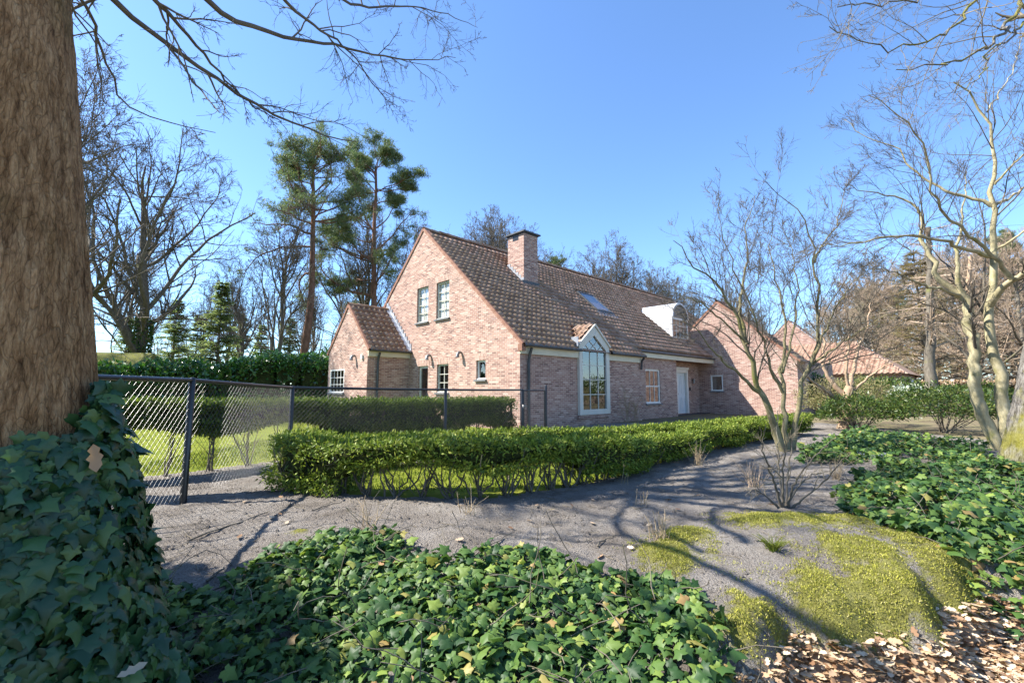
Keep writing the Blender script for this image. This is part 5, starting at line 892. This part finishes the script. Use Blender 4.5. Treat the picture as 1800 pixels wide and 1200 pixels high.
n = 15000; P = np.c_[-4 + 8.5 * g.random(n), 2.4 + 6 * g.random(n) ** 1.5]; k = ~inpoly(P[:, 0], P[:, 1], BED) & (lawnside(P[:, 0], P[:, 1]) < 0) & ~((P[:, 1] < bank(P[:, 0]) + .1) & (P[:, 0] > .6)); P = P[k]; n = len(P); ico = np.array([(1, 0, -.3), (-.5, .87, -.3), (-.5, -.87, -.3), (0, 0, 1.)]); icf = np.array([(0, 1, 3), (1, 2, 3), (2, 0, 3)])
az_ = g.random(n) * 6.28; a = Acc(); a.add(*scatter(ico, icf, np.c_[P, gh(P[:, 0], P[:, 1]) + .002], np.stack([np.cos(az_), np.sin(az_), 0 * az_], 1), np.tile([0, 0, 1.], (n, 1)), .003 + .02 * g.random(n) ** 4)); a.obj('soil_clods', M_soil, None, None, False, kind='stuff', label='small crumbs and clods of dry grey soil', category='soil')
n = 1100; P = np.c_[-3.6 + 8.5 * g.random(n), 3. + 5.5 * g.random(n)]; k = ~inpoly(P[:, 0], P[:, 1], BED) & (lawnside(P[:, 0], P[:, 1]) < 0) & ~((P[:, 1] < bank(P[:, 0]) + .1) & (P[:, 0] > .6)); P = P[k]; n = len(P); az_ = g.random(n) * 6.28
st = np.c_[P, gh(P[:, 0], P[:, 1]) + .006]; W_ = walk(st, np.stack([np.cos(az_), np.sin(az_), 0 * az_], 1), .03 + .14 * g.random(n) ** 2, np.full(n, .0025), g, 5, 0, .15, .6, .002); W_[0][:, :, 2] = gh(W_[0][:, :, 0], W_[0][:, :, 1]) + .008; a = Acc(); a.add(*tubes(*W_, 4)); a.obj('twig_litter', M_twigpale, None, None, kind='stuff', label='short broken twigs scattered over the grey soil', category='twigs')
oak_me = mesh_np('dead_leaf', OKV, [OKF]); oak_me.materials.append(M_brownleaf)
def leaf_at(p, az_, S, lab_, nrm=(0, 0, 1), d=None):
    D = np.array([[math.cos(az_), math.sin(az_), .1]]) if d is None else np.array([d], float); B = frames(D, np.array([nrm], float))[0] * S; q = obj('dead_leaf', oak_me, None, None, label=lab_, category='leaf'); q.matrix_world = Matrix([[*B[0], p[0]], [*B[1], p[1]], [*B[2], p[2]], [0, 0, 0, 1]]); return q
leaf_at(at(166, 780, 1.38), 0, .085, 'single dry brown leaf caught in the trunk ivy', (.25, -1, .2), (.3, -.1, -1)); leaf_at(at(205, 1192, 1.72), 1., .09, 'curled brown oak leaf on the ivy at the foot of the trunk', (0, -.6, 1))
for k in range(70):
    x, y = -3 + 6.5 * g.random(), 3.2 + 3.2 * g.random()
    if inpoly(np.array(x), np.array(y), BED) or lawnside(x, y) > 0: continue
    q = leaf_at((x, y, float(gh(x, y)) + .012), g.random() * 6.28, .05 + .03 * g.random(), 'small dry leaf lying on the grey soil', (.3 * g.normal(), .3 * g.normal(), 1)); q['group'] = 'dry leaves on the soil'
def clump(name, label, px, py, hpx, n_, seed, M_=M_stalk, sp=.3, r=.0035, z=.05, group=None, side=4):
    g = np.random.default_rng(seed); b_ = gp(px, py, z); b_[2] = float(gh(b_[0], b_[1])); h = hpx / 804 * b_[1]; root = empty(name, tuple(b_), label=label, category='plant')
    if group: root['group'] = group
    P_, R_ = walk(np.c_[g.normal(size=(n_, 2)) * .035, np.full(n_, -.01)], unit(np.c_[g.normal(size=(n_, 2)) * sp, np.ones(n_)]), h * (.4 + .6 * g.random(n_)), np.full(n_, r), g, 6, 0, .09, .6, .002); R_ *= 1
    a = Acc(); a.add(*tubes(P_, R_, 4)); c1, cr = spawn(P_, R_, g, side, .1, .9, (30, 80), .3, 4, 0, .25, .7, .0018); a.add(*tubes(c1, cr, 3)); a.obj('stalks', M_, root, kind='stuff')
clump('dead_perennial', 'dry broken stalks at the edge of the ivy carpet', 648, 945, 75, 12, 101, sp=.45); clump('dead_perennial', 'small tuft of dry stalks in front of the curving hedge', 822, 912, 62, 9, 102, sp=.4)
clump('dead_perennial', 'fan of pale upright stalks against the long hedge row', 1228, 812, 52, 22, 103, sp=.28, side=1); clump('dead_perennial', 'thin brown stalks on the small moss patch', 1158, 962, 55, 16, 104, sp=.22)
clump('dead_perennial', 'tuft of fine brown twigs left of the fanned shrub', 1325, 858, 60, 26, 105, M_twigred, .35); clump('dead_perennial', 'few short stalks between soil shadow and moss', 1128, 900, 30, 6, 106); clump('dead_perennial', 'lone thin stalk on bare soil near the hedge bend', 1100, 850, 45, 3, 107, sp=.15)
clump('dead_perennial', 'wispy leafless sprig at the left foot of the hedge', 572, 882, 45, 8, 108, sp=.35); clump('dead_perennial', 'dry stems on soil beyond the fanned shrub', 1470, 838, 42, 20, 109, sp=.4); clump('dead_perennial', 'sparse dry stems by the ivy mound edge', 1530, 850, 55, 22, 110, sp=.4)
b_ = gp(1362, 1003, 0); b_[2] = float(gh(b_[0], b_[1])); n = 90; root = empty('grass_tuft', tuple(b_), label='fresh green grass tuft on the mossy bank', category='grass tuft'); az_ = g.random(n) * 6.28
W_ = walk(np.c_[g.normal(size=(n, 2)) * .018, np.zeros(n)], unit(np.stack([np.cos(az_) * .6, np.sin(az_) * .6, np.ones(n)], 1)), .07 + .08 * g.random(n), np.full(n, .0028), g, 6, -.16, .05, .3, .001); a = Acc(); a.add(*tubes(*W_, 3)); a.obj('blades', M_grass, root, kind='stuff')
for lb, p0, p1_, r in (('thin branch shadow laid as a stick below the fence post', (330, 948), (470, 905), .007), ('crooked stick on the soil before the ivy', (815, 985), (905, 935), .005), ('short dark twig on the soil in the middle of the bed', (1045, 960), (1075, 945), .006), ('forked twig lying on soil near the hedge foot', (545, 905), (600, 890), .006), ('grey stick near the corner of the shaded ivy', (365, 1000), (395, 985), .009)):  # the first one stands in for a thin branch shadow on the soil
    A_, B_ = gp(*p0, .08), gp(*p1_, .08); Q_ = np.linspace(A_, B_, 9) + g.normal(size=(9, 3)) * .01; Q_[:, 2] = gh(Q_[:, 0], Q_[:, 1]) + .01 + .006 * g.random(9); a = Acc(); a.tube(Q_, np.linspace(r, r * .5, 9), 6); a.obj('stick', M_barkgrey, None, None, label=lb, category='stick')
p = gp(1527, 800, .02); mb = MB(); pts = [(p[0] + .34 * math.cos(t_) * (1 + .12 * math.sin(3 * t_)), p[1] + .28 * math.sin(t_), float(gh(p[0], p[1])) + .07) for t_ in np.linspace(0, 6.28, 9)[:-1]]; mb.prism(pts, np.array([0, 0, -.1]), np.array([0, 0, 0.])); mb.obj('stone_slab', M_lead, None, label='flat grey stone slab lying among the patchy ivy', category='stone')
# shed beyond the laurel hedge
sh = empty('garden_shed', (-20.6, 23.5, 0), .25, label='small shed with mossy roof peeping over the laurel hedge', category='shed')
mb = MB(); mb.box(-1.6, 1.6, -1.2, 1.2, 0, 2.3); mb.obj('wall', M_wood, sh); mb = MB(); mb.poly([(-1.8, -1.5, 2.2), (1.8, -1.5, 2.2), (1.8, 0, 3.15), (-1.8, 0, 3.15)]); mb.poly([(-1.8, 1.5, 2.2), (1.8, 1.5, 2.2), (1.8, 0, 3.15), (-1.8, 0, 3.15)]); mb.poly([(1.8, -1.5, 2.2), (1.8, 1.5, 2.2), (1.8, 0, 3.15)]); mb.obj('roof', M_mossground, sh)
# clipped beech hedge with white stakes, and a parked car, far right
hedge('beech_hedge', 'far brown beech hedge with orange dead leaves beyond the bushes', [(19.5, 30.5), (24, 30), (30, 29), (34, 28)], 1., lambda s_, p: 1.0 + 0 * s_, lambda s_, p: 1.75 + 0 * s_, 1100, (.16, .06), M_brownleaf, 121, 1.2)
for px in (1648, 1677, 1605, 1725): x, y, _ = at(px, 690, 29); a = Acc(); a.tube([(x, y, -.05), (x, y, 1.0), (x, y, 1.9)], .07, 8); a.obj('white_stake', M_white, None, None, label='white painted trunk supporting the brown beech hedge', category='post', group='white posts of the beech hedge')
car = empty('parked_car', tuple(at(1778, 690, 34) * (1, 1, 0)), .5, label='distant blue grey car glimpsed between the right hand trunks'.replace('right hand ', 'pale and mossy '), category='car')
prof = [(-2.1, .35), (2.1, .35), (2.15, .8), (1.2, .95), (.6, 1.4), (-1.2, 1.42), (-2.0, .95)]; mb = MB(); mb.prism([(x, -.85, z) for x, z in prof], np.zeros(3), np.array([0, 1.7, 0])); mb.obj('body', m_simple('car_paint', [(.3, (.1, .15, .22)), (.7, (.13, .18, .26))], 2, .2, 0), car)
mb = MB(); mb.prism([(x, -.87, z) for x, z in ((-1.5, .98), (.95, .98), (.5, 1.34), (-1.15, 1.35))], np.zeros(3), np.array([0, 1.74, 0])); mb.obj('window', M_black, car)
for x in (-1.35, 1.35):
    for y in (-.8, .8): a = Acc(); a.tube([(x, y - .1, .33), (x, y - .09, .33), (x, y + .09, .33), (x, y + .1, .33)], [.01, .33, .33, .01], 14); a.obj('wheel', M_black, car)
